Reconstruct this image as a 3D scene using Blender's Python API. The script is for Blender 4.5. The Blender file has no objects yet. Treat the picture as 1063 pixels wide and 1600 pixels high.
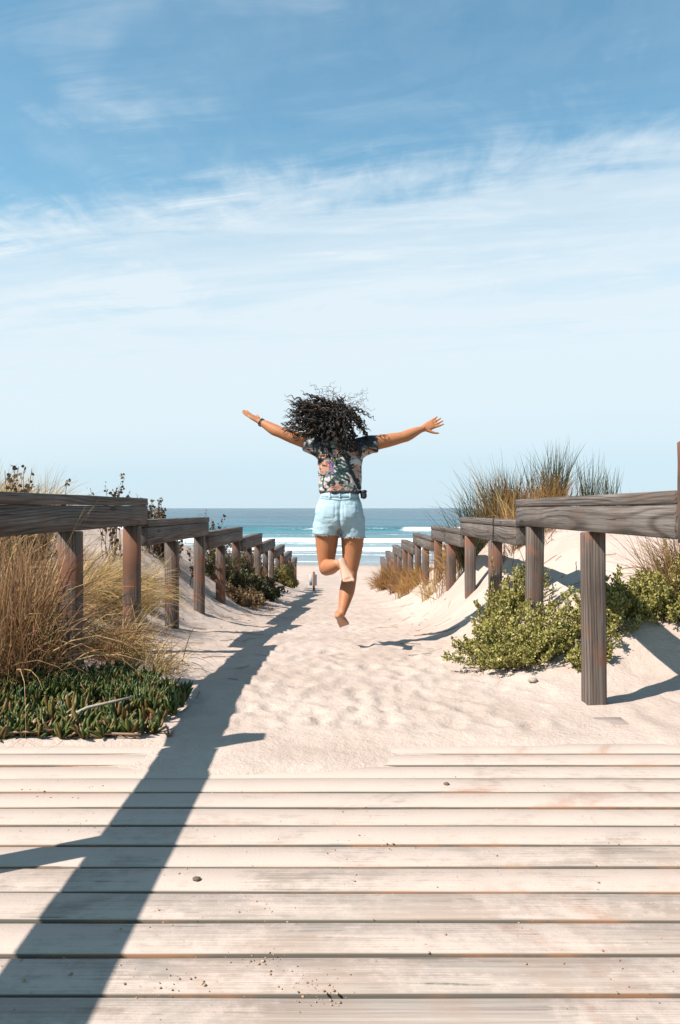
import bpy, math, random
import numpy as np
from mathutils import Vector, Matrix
from mathutils.bvhtree import BVHTree

R = math.radians
SC = bpy.context.scene
COL = SC.collection
random.seed(7)
rng = np.random.default_rng(11)

# ------------------------------------------------------------------ camera
cam_d = bpy.data.cameras.new('camera')
cam = bpy.data.objects.new('camera', cam_d)
COL.objects.link(cam)
cam.location = (0.0, 0.0, 1.0)
cam.rotation_euler = (R(90 - 0.27), 0, 0)
cam_d.sensor_fit = 'VERTICAL'
cam_d.sensor_height = 36.0
cam_d.sensor_width = 24.0
cam_d.lens = 28.85
cam_d.clip_start = 0.05
cam_d.clip_end = 90000
SC.camera = cam

# ------------------------------------------------------------------ light
SUN_DIR = Vector((0.79, 0.434, -1.0)).normalized()      # the way the light travels
SUN_EL = math.asin(-SUN_DIR.z)
SUN_AZ = math.atan2(-SUN_DIR.x, -SUN_DIR.y)             # from +Y towards +X

world = bpy.data.worlds.new('World')
SC.world = world
world.use_nodes = True
wt = world.node_tree
wt.nodes.clear()


class NT:
    """Small helper for wiring node trees."""
    def __init__(self, tree):
        self.t = tree

    def n(self, kind, **kw):
        nd = self.t.nodes.new(kind)
        ins = kw.pop('ins', {})
        for k, v in kw.items():
            setattr(nd, k, v)
        for k, v in ins.items():
            s = nd.inputs[k]
            if hasattr(v, 'links') or isinstance(v, bpy.types.NodeSocket):
                self.t.links.new(v, s)
            else:
                s.default_value = v
        return nd

    def math(self, op, a, b=0.0, c=0.0, clamp=False):
        nd = self.n('ShaderNodeMath', operation=op, use_clamp=clamp)
        for i, v in enumerate((a, b, c)):
            if isinstance(v, bpy.types.NodeSocket):
                self.t.links.new(v, nd.inputs[i])
            else:
                nd.inputs[i].default_value = v
        return nd.outputs[0]

    def remap(self, v, a, b, c=0.0, d=1.0, smooth=True):
        nd = self.n('ShaderNodeMapRange', interpolation_type='SMOOTHSTEP' if smooth else 'LINEAR')
        self.t.links.new(v, nd.inputs['Value'])
        for k, x in zip(('From Min', 'From Max', 'To Min', 'To Max'), (a, b, c, d)):
            nd.inputs[k].default_value = x
        return nd.outputs['Result']

    def mix(self, f, a, b, blend='MIX'):
        nd = self.n('ShaderNodeMix', data_type='RGBA', blend_type=blend)
        for sock, v in ((nd.inputs[0], f), (nd.inputs[6], a), (nd.inputs[7], b)):
            if isinstance(v, bpy.types.NodeSocket):
                self.t.links.new(v, sock)
            elif isinstance(v, (tuple, list)):
                sock.default_value = (v[0], v[1], v[2], 1)
            else:
                sock.default_value = v
        return nd.outputs[2]

    def noise(self, vec, scale=5.0, detail=4.0, rough=0.55, dist=0.0):
        nd = self.n('ShaderNodeTexNoise', ins={'Scale': scale, 'Detail': detail, 'Roughness': rough, 'Distortion': dist})
        self.t.links.new(vec, nd.inputs['Vector'])
        return nd.outputs['Fac']

    def mapping(self, vec, scale=(1, 1, 1), loc=(0, 0, 0), rot=(0, 0, 0)):
        nd = self.n('ShaderNodeMapping')
        self.t.links.new(vec, nd.inputs['Vector'])
        nd.inputs['Scale'].default_value = scale
        nd.inputs['Location'].default_value = loc
        nd.inputs['Rotation'].default_value = rot
        return nd.outputs[0]

    def ramp(self, v, stops):
        nd = self.n('ShaderNodeValToRGB')
        self.t.links.new(v, nd.inputs[0])
        cr = nd.color_ramp
        while len(cr.elements) < len(stops):
            cr.elements.new(0.5)
        for e, (p, c) in zip(cr.elements, stops):
            e.position = p
            e.color = (c[0], c[1], c[2], 1)
        return nd.outputs[0]

    def bump(self, h, strength=0.3, dist=0.01):
        nd = self.n('ShaderNodeBump', ins={'Strength': strength, 'Distance': dist})
        self.t.links.new(h, nd.inputs['Height'])
        return nd.outputs[0]


w = NT(wt)
sky = w.n('ShaderNodeTexSky', sky_type='NISHITA', sun_disc=False, sun_elevation=SUN_EL, sun_rotation=SUN_AZ,
          altitude=0.0, air_density=1.0, dust_density=0.6, ozone_density=1.6)
tc = w.n('ShaderNodeTexCoord')
sep = w.n('ShaderNodeSeparateXYZ', ins={0: tc.outputs['Generated']})
dz = w.math('ADD', w.math('MAXIMUM', sep.outputs[2], 0.0), 0.02)
u = w.math('DIVIDE', sep.outputs[0], dz)
v = w.math('DIVIDE', sep.outputs[1], dz)
uv = w.n('ShaderNodeCombineXYZ', ins={0: u, 1: v, 2: 0.0}).outputs[0]
across = w.math('ADD', v, w.math('MULTIPLY', u, 0.33))              # across the streak direction
along = w.math('SUBTRACT', u, w.math('MULTIPLY', v, 0.33))
st = w.n('ShaderNodeCombineXYZ', ins={0: w.math('MULTIPLY', along, 0.28), 1: across, 2: 0.0}).outputs[0]
n_big = w.noise(st, 0.9, 6, 0.6, 0.5)
n_fine = w.noise(st, 3.4, 9, 0.68, 0.9)
n_patch = w.noise(uv, 0.85, 5, 0.62, 1.2)
n_rip = w.noise(w.mapping(uv, (3.2, 1.3, 1), rot=(0, 0, R(24))), 2.6, 6, 0.62, 0.5)
t1 = w.math('ADD', across, w.math('MULTIPLY', w.math('SUBTRACT', n_big, 0.5), 0.8))
t1 = w.math('ADD', t1, w.math('MULTIPLY', w.math('SUBTRACT', n_fine, 0.5), 0.5))
t1 = w.math('ADD', t1, w.math('MULTIPLY', w.math('SUBTRACT', n_rip, 0.5), 0.35))
veil = w.remap(t1, 2.20, 2.62, 0.0, 0.70)
veil2 = w.remap(across, 2.6, 7.0, 0.0, 0.36)
wisp = w.math('MULTIPLY', w.remap(n_patch, 0.42, 0.72), w.remap(n_fine, 0.30, 0.75))
wisp = w.math('MULTIPLY', wisp, 0.60)
wisp2 = w.math('MULTIPLY', w.remap(n_big, 0.42, 0.75), w.remap(n_rip, 0.25, 0.8, 0.25, 1.0))
wisp2 = w.math('MULTIPLY', wisp2, 0.34)
cov = w.math('MAXIMUM', wisp, wisp2)
cov = w.math('ADD', cov, veil)
cov = w.math('ADD', cov, veil2)
st3 = w.n('ShaderNodeCombineXYZ', ins={0: w.math('MULTIPLY', along, 0.16), 1: w.math('MULTIPLY', across, 0.8), 2: 3.0}).outputs[0]
n_band = w.noise(st3, 1.5, 7, 0.62, 0.8)
cov = w.math('ADD', cov, w.math('MULTIPLY', w.math('MULTIPLY', w.math('SUBTRACT', n_band, 0.50), 1.1), w.math('MULTIPLY', w.remap(across, 2.3, 3.0), w.remap(across, 12.0, 6.0))))
cov = w.math('ADD', cov, w.math('MULTIPLY', w.math('SUBTRACT', n_fine, 0.5), 0.14))
cov = w.math('MINIMUM', w.math('MAXIMUM', cov, 0.0), 0.95)
SKY_STRENGTH = 0.10
cl = 0.45 / SKY_STRENGTH
skycol = w.mix(1.0, sky.outputs[0], (0.72, 1.0, 0.90), 'MULTIPLY')
cloudcol = w.mix(w.remap(across, 3.5, 16.0), (cl * 0.86, cl * 0.97, cl * 1.04), (cl * 0.70, cl * 0.88, cl * 1.0))
skymix = w.mix(cov, skycol, cloudcol)
bg = w.n('ShaderNodeBackground', ins={'Color': skymix, 'Strength': SKY_STRENGTH})
wo = w.n('ShaderNodeOutputWorld', ins={'Surface': bg.outputs[0]})

sun_d = bpy.data.lights.new('sun', 'SUN')
sun_d.energy = 5.0
sun_d.angle = R(0.5)
sun_d.color = (1.0, 0.925, 0.85)
sun = bpy.data.objects.new('sun', sun_d)
COL.objects.link(sun)
sun.location = (-20, -12, 25)
sun.rotation_euler = SUN_DIR.to_track_quat('-Z', 'Y').to_euler()

SC.view_settings.view_transform = 'Standard'
SC.view_settings.look = 'None'
SC.view_settings.exposure = 1.05
SC.view_settings.gamma = 1.0
SC.view_settings.use_curve_mapping = False
SC.render.engine = 'CYCLES'
SC.cycles.max_bounces = 6
SC.cycles.transparent_max_bounces = 8


# ------------------------------------------------------------------ helpers
def tag(o, label=None, cat=None, group=None, kind=None):
    if label: o['label'] = label
    if cat: o['category'] = cat
    if group: o['group'] = group
    if kind: o['kind'] = kind
    return o


def empty(name, loc=(0, 0, 0), label=None, cat=None, group=None, kind=None):
    o = bpy.data.objects.new(name, None)
    o.empty_display_size = 0.1
    COL.objects.link(o)
    o.location = loc
    return tag(o, label, cat, group, kind)


def link(name, me, mat=None, parent=None, loc=None):
    """Link a mesh whose vertices are in world space; parents sit at a plain offset."""
    o = bpy.data.objects.new(name, me)
    COL.objects.link(o)
    if mat and not me.materials:
        me.materials.append(mat)
    if loc is not None:
        o.location = loc
    if parent is not None:
        o.parent = parent
        p = parent
        off = Vector((0, 0, 0))
        while p is not None:
            off += p.location
            p = p.parent
        o.location = o.location - off
    return o


class MB:
    """Collects polygons; build() makes one mesh."""
    def __init__(self):
        self.v, self.f, self.n = [], [], 0

    def add(self, verts, faces):
        verts = np.asarray(verts, dtype=np.float64).reshape(-1, 3)
        self.v.append(verts)
        for fa in faces:
            fa = np.asarray(fa, dtype=np.int64)
            self.f.append(fa + self.n)
        self.n += len(verts)

    def mesh(self, name, smooth=False):
        me = bpy.data.meshes.new(name)
        V = np.concatenate(self.v) if self.v else np.zeros((0, 3))
        me.vertices.add(len(V))
        me.vertices.foreach_set('co', V.astype(np.float32).ravel())
        idx = [f.ravel() for f in self.f]
        cnt = [np.full(f.shape[0], f.shape[1]) for f in self.f]
        I = np.concatenate(idx)
        Cn = np.concatenate(cnt)
        me.loops.add(len(I))
        me.loops.foreach_set('vertex_index', I.astype(np.int32))
        me.polygons.add(len(Cn))
        st_ = np.concatenate([[0], np.cumsum(Cn)[:-1]])
        me.polygons.foreach_set('loop_start', st_.astype(np.int32))
        me.polygons.foreach_set('loop_total', Cn.astype(np.int32))
        if smooth:
            me.polygons.foreach_set('use_smooth', np.ones(len(Cn), dtype=bool))
        me.update(calc_edges=True)
        me.validate()
        return me

    def build(self, name, mat=None, parent=None, smooth=False, loc=None):
        return link(name, self.mesh(name, smooth), mat, parent, loc)


QUADBOX = np.array([[0, 1, 3, 2], [4, 6, 7, 5], [0, 4, 5, 1], [2, 3, 7, 6], [0, 2, 6, 4], [1, 5, 7, 3]])


def bevel_box(sx, sy, sz, b, jitter=0.0, rnd=None, seg_axis=None, segs=1):
    """A box of that size about the origin with chamfered long edges, cut along seg_axis so it can warp a little."""
    ax = seg_axis if seg_axis is not None else int(np.argmax([sx, sy, sz]))
    oth = [i for i in range(3) if i != ax]
    s = [sx, sy, sz]
    hu, hv, L = s[oth[0]] / 2, s[oth[1]] / 2, s[ax]
    prof = [(-hu + b, -hv), (hu - b, -hv), (hu, -hv + b), (hu, hv - b), (hu - b, hv), (-hu + b, hv), (-hu, hv - b), (-hu, -hv + b)]
    rings = []
    ts = np.linspace(-L / 2, L / 2, segs + 1)
    stations = [(-L / 2, 0.0)] + [(t_, 1.0) for t_ in np.linspace(-L / 2 + b, L / 2 - b, segs + 1)] + [(L / 2, 0.0)]
    for t_, full in stations:
        du = dv = 0.0
        if jitter and rnd is not None:
            du, dv = rnd.uniform(-jitter, jitter), rnd.uniform(-jitter, jitter)
        ring = []
        for (a, c) in prof:
            k = 1.0 if full else None
            aa, cc = (a, c) if full else (a * (hu - b) / hu, c * (hv - b) / hv)
            p = [0, 0, 0]
            p[oth[0]] = aa + du
            p[oth[1]] = cc + dv
            p[ax] = t_
            ring.append(p)
        rings.append(ring)
    V = np.array(rings).reshape(-1, 3)
    m = len(stations)
    F = []
    for i in range(m - 1):
        for j in range(8):
            k = (j + 1) % 8
            q = [i * 8 + j, i * 8 + k, (i + 1) * 8 + k, (i + 1) * 8 + j]
            F.append(q if ax != 1 else q[::-1])
    mb = MB()
    caps = [list(range(7, -1, -1)), [(m - 1) * 8 + j for j in range(8)]]
    if ax == 1:
        caps = [c[::-1] for c in caps]
    mb.add(V, [np.array(F), np.array(caps)])
    return mb


def frame_from(d):
    d = np.asarray(d, float)
    d = d / (np.linalg.norm(d) + 1e-12)
    up = np.array([0, 0, 1.0]) if abs(d[2]) < 0.9 else np.array([0, 1.0, 0])
    a = np.cross(up, d)
    a /= np.linalg.norm(a)
    b = np.cross(d, a)
    return a, b, d


def tube(mb, pts, rad, sides=6, cap=True):
    pts = np.asarray(pts, float)
    n = len(pts)
    rad = np.broadcast_to(np.asarray(rad, float), (n,))
    tan = np.gradient(pts, axis=0)
    tan /= (np.linalg.norm(tan, axis=1, keepdims=True) + 1e-12)
    a, b, _ = frame_from(tan[0])
    ang = np.linspace(0, 2 * np.pi, sides, endpoint=False)
    V = np.zeros((n, sides, 3))
    for i in range(n):
        a = a - tan[i] * a.dot(tan[i])
        a /= (np.linalg.norm(a) + 1e-12)
        b = np.cross(tan[i], a)
        V[i] = pts[i] + rad[i] * (np.cos(ang)[:, None] * a + np.sin(ang)[:, None] * b)
    i = np.arange(n - 1)[:, None]
    j = np.arange(sides)[None, :]
    k = (j + 1) % sides
    F = np.stack([i * sides + j, i * sides + k, (i + 1) * sides + k, (i + 1) * sides + j], -1).reshape(-1, 4)
    fs = [F]
    if cap:
        fs.append(np.array([list(range(sides - 1, -1, -1)), [(n - 1) * sides + q for q in range(sides)]]))
    mb.add(V.reshape(-1, 3), fs)


def loft(mb, secs, sides=24, sq=2.0):
    """secs: list of (centre, rx, ry, axis_x, axis_y); closed superelliptic rings with rounded caps."""
    ang = np.linspace(0, 2 * np.pi, sides, endpoint=False)
    c, s = np.cos(ang), np.sin(ang)
    cx = np.sign(c) * np.abs(c) ** (2 / sq)
    sy = np.sign(s) * np.abs(s) ** (2 / sq)
    V = []
    for (p, rx, ry, ax, ay) in secs:
        V.append(np.asarray(p)[None] + rx * cx[:, None] * np.asarray(ax)[None] + ry * sy[:, None] * np.asarray(ay)[None])
    n = len(secs)
    V = np.array(V).reshape(-1, 3)
    V = np.vstack([V, [np.asarray(secs[0][0])], [np.asarray(secs[-1][0])]])
    i = np.arange(n - 1)[:, None]
    j = np.arange(sides)[None]
    k = (j + 1) % sides
    F = np.stack([i * sides + j, i * sides + k, (i + 1) * sides + k, (i + 1) * sides + j], -1).reshape(-1, 4)
    c0, c1 = n * sides, n * sides + 1
    jj = np.arange(sides)
    kk = (jj + 1) % sides
    T = np.vstack([np.stack([kk, jj, np.full(sides, c0)], -1),
                   np.stack([(n - 1) * sides + jj, (n - 1) * sides + kk, np.full(sides, c1)], -1)])
    mb.add(V, [F, T])


def limb(mb, pts, radii, sides=20, flat=None, flat_axis=None, n_sub=5, ends=True):
    """Smooth tapered limb through pts with rounded ends. flat: per-point factor across flat_axis."""
    P = np.asarray(pts, float)
    r = np.asarray(radii, float)
    fl = np.ones(len(P)) if flat is None else np.asarray(flat, float)
    m = len(P)
    tt = np.linspace(0, m - 1, (m - 1) * n_sub + 1)
    Q, rr, ff = [], [], []

    def cr(a, t_):
        i = min(int(t_), m - 2)
        f = t_ - i
        p0, p1, p2, p3 = a[max(i - 1, 0)], a[i], a[i + 1], a[min(i + 2, m - 1)]
        return 0.5 * (2 * p1 + (-p0 + p2) * f + (2 * p0 - 5 * p1 + 4 * p2 - p3) * f * f + (-p0 + 3 * p1 - 3 * p2 + p3) * f ** 3)
    for t_ in tt:
        Q.append(cr(P, t_)); rr.append(cr(r, t_)); ff.append(cr(fl, t_))
    Q, rr, ff = np.array(Q), np.array(rr), np.array(ff)
    tan = np.gradient(Q, axis=0)
    tan /= np.linalg.norm(tan, axis=1, keepdims=True)
    if ends:
        ext0 = [(Q[0] - tan[0] * rr[0] * math.sin(a), rr[0] * math.cos(a), ff[0], tan[0]) for a in (1.35, 0.9, 0.45)]
        ext1 = [(Q[-1] + tan[-1] * rr[-1] * math.sin(a), rr[-1] * math.cos(a), ff[-1], tan[-1]) for a in (0.45, 0.9, 1.35)]
    else:
        ext0 = ext1 = []
    seq = ext0 + [(Q[i], rr[i], ff[i], tan[i]) for i in range(len(Q))] + ext1
    secs = []
    a = frame_from(tan[0])[0] if flat_axis is None else np.asarray(flat_axis, float)
    for (p, r_, f_, t_) in seq:
        a2 = a - t_ * np.dot(a, t_)
        a2 /= (np.linalg.norm(a2) + 1e-9)
        if flat_axis is None:
            a = a2
        secs.append((p, r_, r_ * f_, a2, np.cross(t_, a2)))
    loft(mb, secs, sides)


def remeshed(mb, name, voxel, smooth_it=6, factor=0.5):
    me = mb.mesh(name)
    o = bpy.data.objects.new(name + '_source', me)
    COL.objects.link(o)
    m = o.modifiers.new('r', 'REMESH')
    m.mode = 'VOXEL'
    m.voxel_size = voxel
    m.use_smooth_shade = True
    s = o.modifiers.new('s', 'SMOOTH')
    s.iterations = smooth_it
    s.factor = factor
    dg = bpy.context.evaluated_depsgraph_get()
    out = bpy.data.meshes.new_from_object(o.evaluated_get(dg))
    out.name = name
    bpy.data.objects.remove(o)
    bpy.data.meshes.remove(me)
    for p in out.polygons:
        p.use_smooth = True
    return out


def vhash(ix, iy, seed):
    h = (ix.astype(np.int64) * 374761393 + iy.astype(np.int64) * 668265263 + seed * 144665) & 0x7fffffff
    h = ((h ^ (h >> 13)) * 1274126177) & 0x7fffffff
    h = h ^ (h >> 16)
    return (h & 0xffff) / 65535.0


def vnoise(x, y, seed=0):
    x, y = np.asarray(x, float), np.asarray(y, float)
    ix, iy = np.floor(x), np.floor(y)
    fx, fy = x - ix, y - iy
    fx = fx * fx * fx * (fx * (fx * 6 - 15) + 10)
    fy = fy * fy * fy * (fy * (fy * 6 - 15) + 10)
    a = vhash(ix, iy, seed); b = vhash(ix + 1, iy, seed)
    c = vhash(ix, iy + 1, seed); d = vhash(ix + 1, iy + 1, seed)
    return (a * (1 - fx) + b * fx) * (1 - fy) + (c * (1 - fx) + d * fx) * fy - 0.5


def fbm(x, y, seed=0, oct_=4, gain=0.5):
    s, amp, f = 0, 1.0, 1.0
    for i in range(oct_):
        s = s + amp * vnoise(x * f + i * 17.3, y * f - i * 9.1, seed + i)
        amp *= gain
        f *= 2.03
    return s


# ------------------------------------------------------------------ materials
def new_mat(name):
    m = bpy.data.materials.new(name)
    m.use_nodes = True
    m.node_tree.nodes.clear()
    return m, NT(m.node_tree)


def finish(nt, base, rough=0.7, normal=None, spec=0.3, extra=None, trans=0.0, sss=0.0):
    b = nt.n('ShaderNodeBsdfPrincipled')
    for k, v_ in (('Base Color', base), ('Roughness', rough), ('Normal', normal), ('Specular IOR Level', spec)):
        if v_ is None:
            continue
        if isinstance(v_, bpy.types.NodeSocket):
            nt.t.links.new(v_, b.inputs[k])
        elif isinstance(v_, tuple):
            b.inputs[k].default_value = (*v_, 1)
        else:
            b.inputs[k].default_value = v_
    if extra:
        for k, v_ in extra.items():
            b.inputs[k].default_value = v_
    out = b.outputs[0]
    if trans > 0:
        t_ = nt.n('ShaderNodeBsdfTranslucent')
        if isinstance(base, bpy.types.NodeSocket):
            nt.t.links.new(base, t_.inputs['Color'])
        else:
            t_.inputs['Color'].default_value = (*base, 1)
        mx = nt.n('ShaderNodeMixShader', ins={0: trans})
        nt.t.links.new(out, mx.inputs[1])
        nt.t.links.new(t_.outputs[0], mx.inputs[2])
        out = mx.outputs[0]
    nt.n('ShaderNodeOutputMaterial', ins={'Surface': out})


SAND_A, SAND_B = (0.402, 0.328, 0.285), (0.335, 0.266, 0.224)


def sand_material():
    m, t = new_mat('sand')
    geo = t.n('ShaderNodeNewGeometry')
    pos = geo.outputs['Position']
    sp = t.n('ShaderNodeSeparateXYZ', ins={0: pos})
    n1 = t.noise(pos, 1.4, 5, 0.6)
    n2 = t.noise(pos, 14, 5, 0.65)
    n3 = t.noise(pos, 260, 2, 0.5)
    c = t.mix(t.remap(n1, 0.3, 0.7), SAND_A, SAND_B)
    c = t.mix(t.math('MULTIPLY', t.remap(n2, 0.45, 0.75), 0.35), c, (0.32, 0.24, 0.185))
    c = t.mix(t.math('MULTIPLY', t.remap(n3, 0.58, 0.75), 0.35), c, (0.24, 0.18, 0.145))
    # the damp strip where the sea wets the beach
    wig = t.noise(t.mapping(pos, (0.10, 0.3, 1)), 1.0, 3, 0.5)
    yy = t.math('ADD', sp.outputs[1], t.math('MULTIPLY', t.math('SUBTRACT', wig, 0.5), 3.0))
    damp = t.remap(yy, 49, 55)
    c = t.mix(t.math('MULTIPLY', damp, 0.75), c, (0.19, 0.14, 0.11))
    rough = t.math('SUBTRACT', 0.95, t.math('MULTIPLY', damp, 0.45))
    h = t.math('ADD', t.math('MULTIPLY', t.noise(pos, 9, 4, 0.6), 1.0), t.math('MULTIPLY', t.noise(pos, 38, 4, 0.7), 0.6))
    h = t.math('ADD', h, t.math('MULTIPLY', n3, 0.10))
    finish(t, c, rough, t.bump(h, 0.55, 0.03), 0.15)
    return m


def wood_material(name, axis, dark, mid, light, stain, stain_amt=0.5, rings=True, sandy=0.0, grain=1.0, rust=0.0):
    m, t = new_mat(name)
    tco = t.n('ShaderNodeTexCoord')
    oi = t.n('ShaderNodeObjectInfo')
    off = t.n('ShaderNodeCombineXYZ', ins={0: t.math('MULTIPLY', oi.outputs['Random'], 31.0), 1: t.math('MULTIPLY', oi.outputs['Random'], 17.0), 2: t.math('MULTIPLY', oi.outputs['Random'], 47.0)})
    add = t.n('ShaderNodeVectorMath', operation='ADD')
    t.t.links.new(tco.outputs['Object'], add.inputs[0])
    t.t.links.new(off.outputs[0], add.inputs[1])
    co = add.outputs[0]
    s1, s2, s3 = [1.0] * 3, [1.0] * 3, [1.0] * 3
    for i in range(3):
        s1[i] = 1.3 if i == axis else 85 * grain
        s2[i] = 0.42 if i == axis else 5
        s3[i] = 3.5 if i == axis else 290 * grain
    g1 = t.noise(t.mapping(co, s1), 1.0, 6, 0.65, 0.4)
    g3 = t.noise(t.mapping(co, s3), 1.0, 3, 0.6, 0.2)
    so = t.n('ShaderNodeSeparateXYZ', ins={0: tco.outputs['Object']})
    uu, vv = [so.outputs[q] for q in range(3) if q != axis]
    s2 = [0.45 if q == axis else 1.6 for q in range(3)]
    w1 = t.math('MULTIPLY', t.math('SUBTRACT', t.noise(t.mapping(co, s2), 1.0, 2, 0.4), 0.5), 0.16)
    w2 = t.math('MULTIPLY', t.math('SUBTRACT', t.noise(t.mapping(co, s2, (7, 3, 5)), 1.0, 2, 0.4), 0.5), 0.16)
    ru = t.math('ADD', t.math('ADD', uu, w1), t.math('MULTIPLY', t.math('SUBTRACT', oi.outputs['Random'], 0.5), 0.12))
    rv = t.math('ADD', t.math('ADD', vv, w2), 0.05)
    rr_ = t.math('SQRT', t.math('ADD', t.math('MULTIPLY', ru, ru), t.math('MULTIPLY', rv, rv)))
    fr_ = t.math('FRACT', t.math('ADD', t.math('MULTIPLY', rr_, 70.0), t.math('MULTIPLY', g1, 0.35)))
    ringv = t.math('MULTIPLY', t.remap(fr_, 0.0, 0.35, 0.0, 1.0), t.remap(fr_, 0.75, 1.0, 1.0, 0.0))
    f = t.math('ADD', t.math('MULTIPLY', g1, 0.62), t.math('MULTIPLY', g3, 0.38))
    if rings:
        f = t.math('ADD', t.math('MULTIPLY', f, 0.84), t.math('MULTIPLY', ringv, 0.13))
    band = t.noise(t.mapping(co, [0.5 if q == axis else 16 for q in range(3)]), 1.0, 3, 0.55, 0.3)
    f = t.math('ADD', f, t.math('MULTIPLY', t.math('SUBTRACT', band, 0.5), 0.38 if not sandy else 0.10))
    c = t.ramp(f, [(0.34, dark), (0.49, mid), (0.66, light)])
    blot = t.noise(co, 3.3, 4, 0.6, 0.5)
    c = t.mix(t.math('MULTIPLY', t.remap(blot, 0.44, 0.62), stain_amt), c, stain)
    blot2 = t.noise(co, 1.7, 3, 0.6)
    c = t.mix(t.math('MULTIPLY', t.remap(blot2, 0.5, 0.75), 0.5), c, tuple(x * 0.55 for x in mid))
    # thin checks along the grain
    s4 = [2.2 if i == axis else 95 for i in range(3)]
    chk = t.remap(t.noise(t.mapping(co, s4), 1.0, 2, 0.5, 0.2), 0.66, 0.71)
    c = t.mix(t.math('MULTIPLY', chk, 0.8), c, tuple(x * 0.35 for x in dark))
    # a few knots
    kn_s = [1.3 if i == axis else 7.0 for i in range(3)]
    vor = t.n('ShaderNodeTexVoronoi', ins={'Scale': 1.0, 'Randomness': 1.0})
    t.t.links.new(t.mapping(co, kn_s), vor.inputs['Vector'])
    knot = t.remap(vor.outputs['Distance'], 0.13, 0.05)
    c = t.mix(t.math('MULTIPLY', knot, 0.75), c, (dark[0] * 0.8, dark[1] * 0.6, dark[2] * 0.5))
    h = t.math('SUBTRACT', f, t.math('MULTIPLY', chk, 0.6))
    rough = 0.8
    if sandy > 0:
        sn = t.noise(co, 2.0, 6, 0.65, 0.6)
        sn2 = t.noise(co, 26, 4, 0.7)
        sv = t.math('ADD', t.math('MULTIPLY', sn, 0.75), t.math('MULTIPLY', sn2, 0.25))
        sv = t.math('ADD', sv, t.math('MULTIPLY', t.math('SUBTRACT', g3, 0.5), -0.45))
        geo = t.n('ShaderNodeNewGeometry')
        sp = t.n('ShaderNodeSeparateXYZ', ins={0: geo.outputs['Position']})
        bias = t.remap(sp.outputs[1], 1.4, 3.4, -0.01, 0.16)
        bias = t.math('ADD', bias, t.remap(sp.outputs[0], 0.1, -0.9, 0.0, 0.06))
        sv = t.math('ADD', sv, bias)
        up = t.n('ShaderNodeSeparateXYZ', ins={0: geo.outputs['Normal']})
        cov_ = t.math('MULTIPLY', t.remap(sv, 0.46, 0.60), t.math('MULTIPLY', t.remap(up.outputs[2], 0.75, 0.97), sandy))
        sc = t.mix(t.noise(co, 11, 4, 0.6), SAND_A, (0.36, 0.29, 0.246))
        if rust > 0:
            rn = t.noise(co, 1.9, 5, 0.65, 0.9)
            rf = t.math('MULTIPLY', t.remap(rn, 0.53, 0.72), t.remap(sp.outputs[0], -0.2, 0.5, 0.25, 1.0))
            c = t.mix(t.math('MULTIPLY', rf, rust), c, (0.27, 0.135, 0.085))
            c = t.mix(t.remap(up.outputs[2], 0.80, 0.55), c, t.mix(t.remap(rn, 0.45, 0.62), (0.095, 0.082, 0.066), (0.21, 0.11, 0.06)))
            cov_ = t.math('MULTIPLY', cov_, t.math('SUBTRACT', 1.0, t.math('MULTIPLY', rf, 0.55)))
        c = t.mix(cov_, c, sc)
        h = t.math('ADD', t.math('MULTIPLY', h, t.math('SUBTRACT', 1.0, cov_)), t.math('MULTIPLY', t.math('ADD', t.noise(co, 160, 2, 0.5), 1.0), t.math('MULTIPLY', cov_, 0.6)))
    finish(t, c, rough, t.bump(h, 0.32, 0.005), 0.2)
    return m


def foliage_material(name, cols, trans=0.25, rough=0.5, spec=0.3, tip=None):
    """Random tint for every blade or leaf."""
    m, t = new_mat(name)
    geo = t.n('ShaderNodeNewGeometry')
    rnd = geo.outputs['Random Per Island']
    n_ = len(cols)
    stops = [(i / (n_ - 1) if n_ > 1 else 0, c) for i, c in enumerate(cols)]
    c = t.ramp(rnd, stops)
    var = t.noise(geo.outputs['Position'], 60, 2, 0.5)
    c = t.mix(t.remap(var, 0.3, 0.7, 0, 0.3), c, tuple(x * 0.6 for x in cols[0]))
    finish(t, c, rough, None, spec, trans=trans)
    return m


M = {}
M['sand'] = sand_material()
M['plank'] = wood_material('weathered_plank', 0, (0.14, 0.112, 0.094), (0.265, 0.222, 0.190), (0.335, 0.290, 0.255), (0.28, 0.19, 0.14), 0.35, False, 1.0, 1.0, 0.8)
M['post'] = wood_material('weathered_post', 2, (0.026, 0.021, 0.018), (0.080, 0.060, 0.050), (0.165, 0.132, 0.115), (0.165, 0.070, 0.040), 0.85)
M['beam'] = wood_material('weathered_beam', 1, (0.024, 0.020, 0.018), (0.078, 0.064, 0.056), (0.165, 0.142, 0.128), (0.09, 0.055, 0.038), 0.35)
M['marker'] = wood_material('marker_wood', 2, (0.084, 0.042, 0.021), (0.168, 0.084, 0.042), (0.224, 0.126, 0.070), (0.210, 0.105, 0.049), 0.5)
M['straw'] = foliage_material('straw', [(0.411, 0.269, 0.118), (0.536, 0.371, 0.182), (0.321, 0.197, 0.077), (0.446, 0.332, 0.142), (0.295, 0.222, 0.072)], 0.25, 0.6)
M['straw_dark'] = foliage_material('straw_brown', [(0.193, 0.088, 0.043), (0.342, 0.182, 0.089), (0.104, 0.050, 0.026), (0.163, 0.100, 0.043), (0.386, 0.230, 0.127)], 0.2, 0.6)
M['orange_straw'] = foliage_material('orange_straw', [(0.323, 0.156, 0.049), (0.391, 0.218, 0.074), (0.204, 0.088, 0.031), (0.289, 0.190, 0.049)], 0.25, 0.6)
M['marram'] = foliage_material('marram_green', [(0.028, 0.039, 0.019), (0.058, 0.068, 0.032), (0.084, 0.079, 0.037), (0.021, 0.028, 0.016), (0.126, 0.105, 0.053)], 0.2, 0.5)
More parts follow.
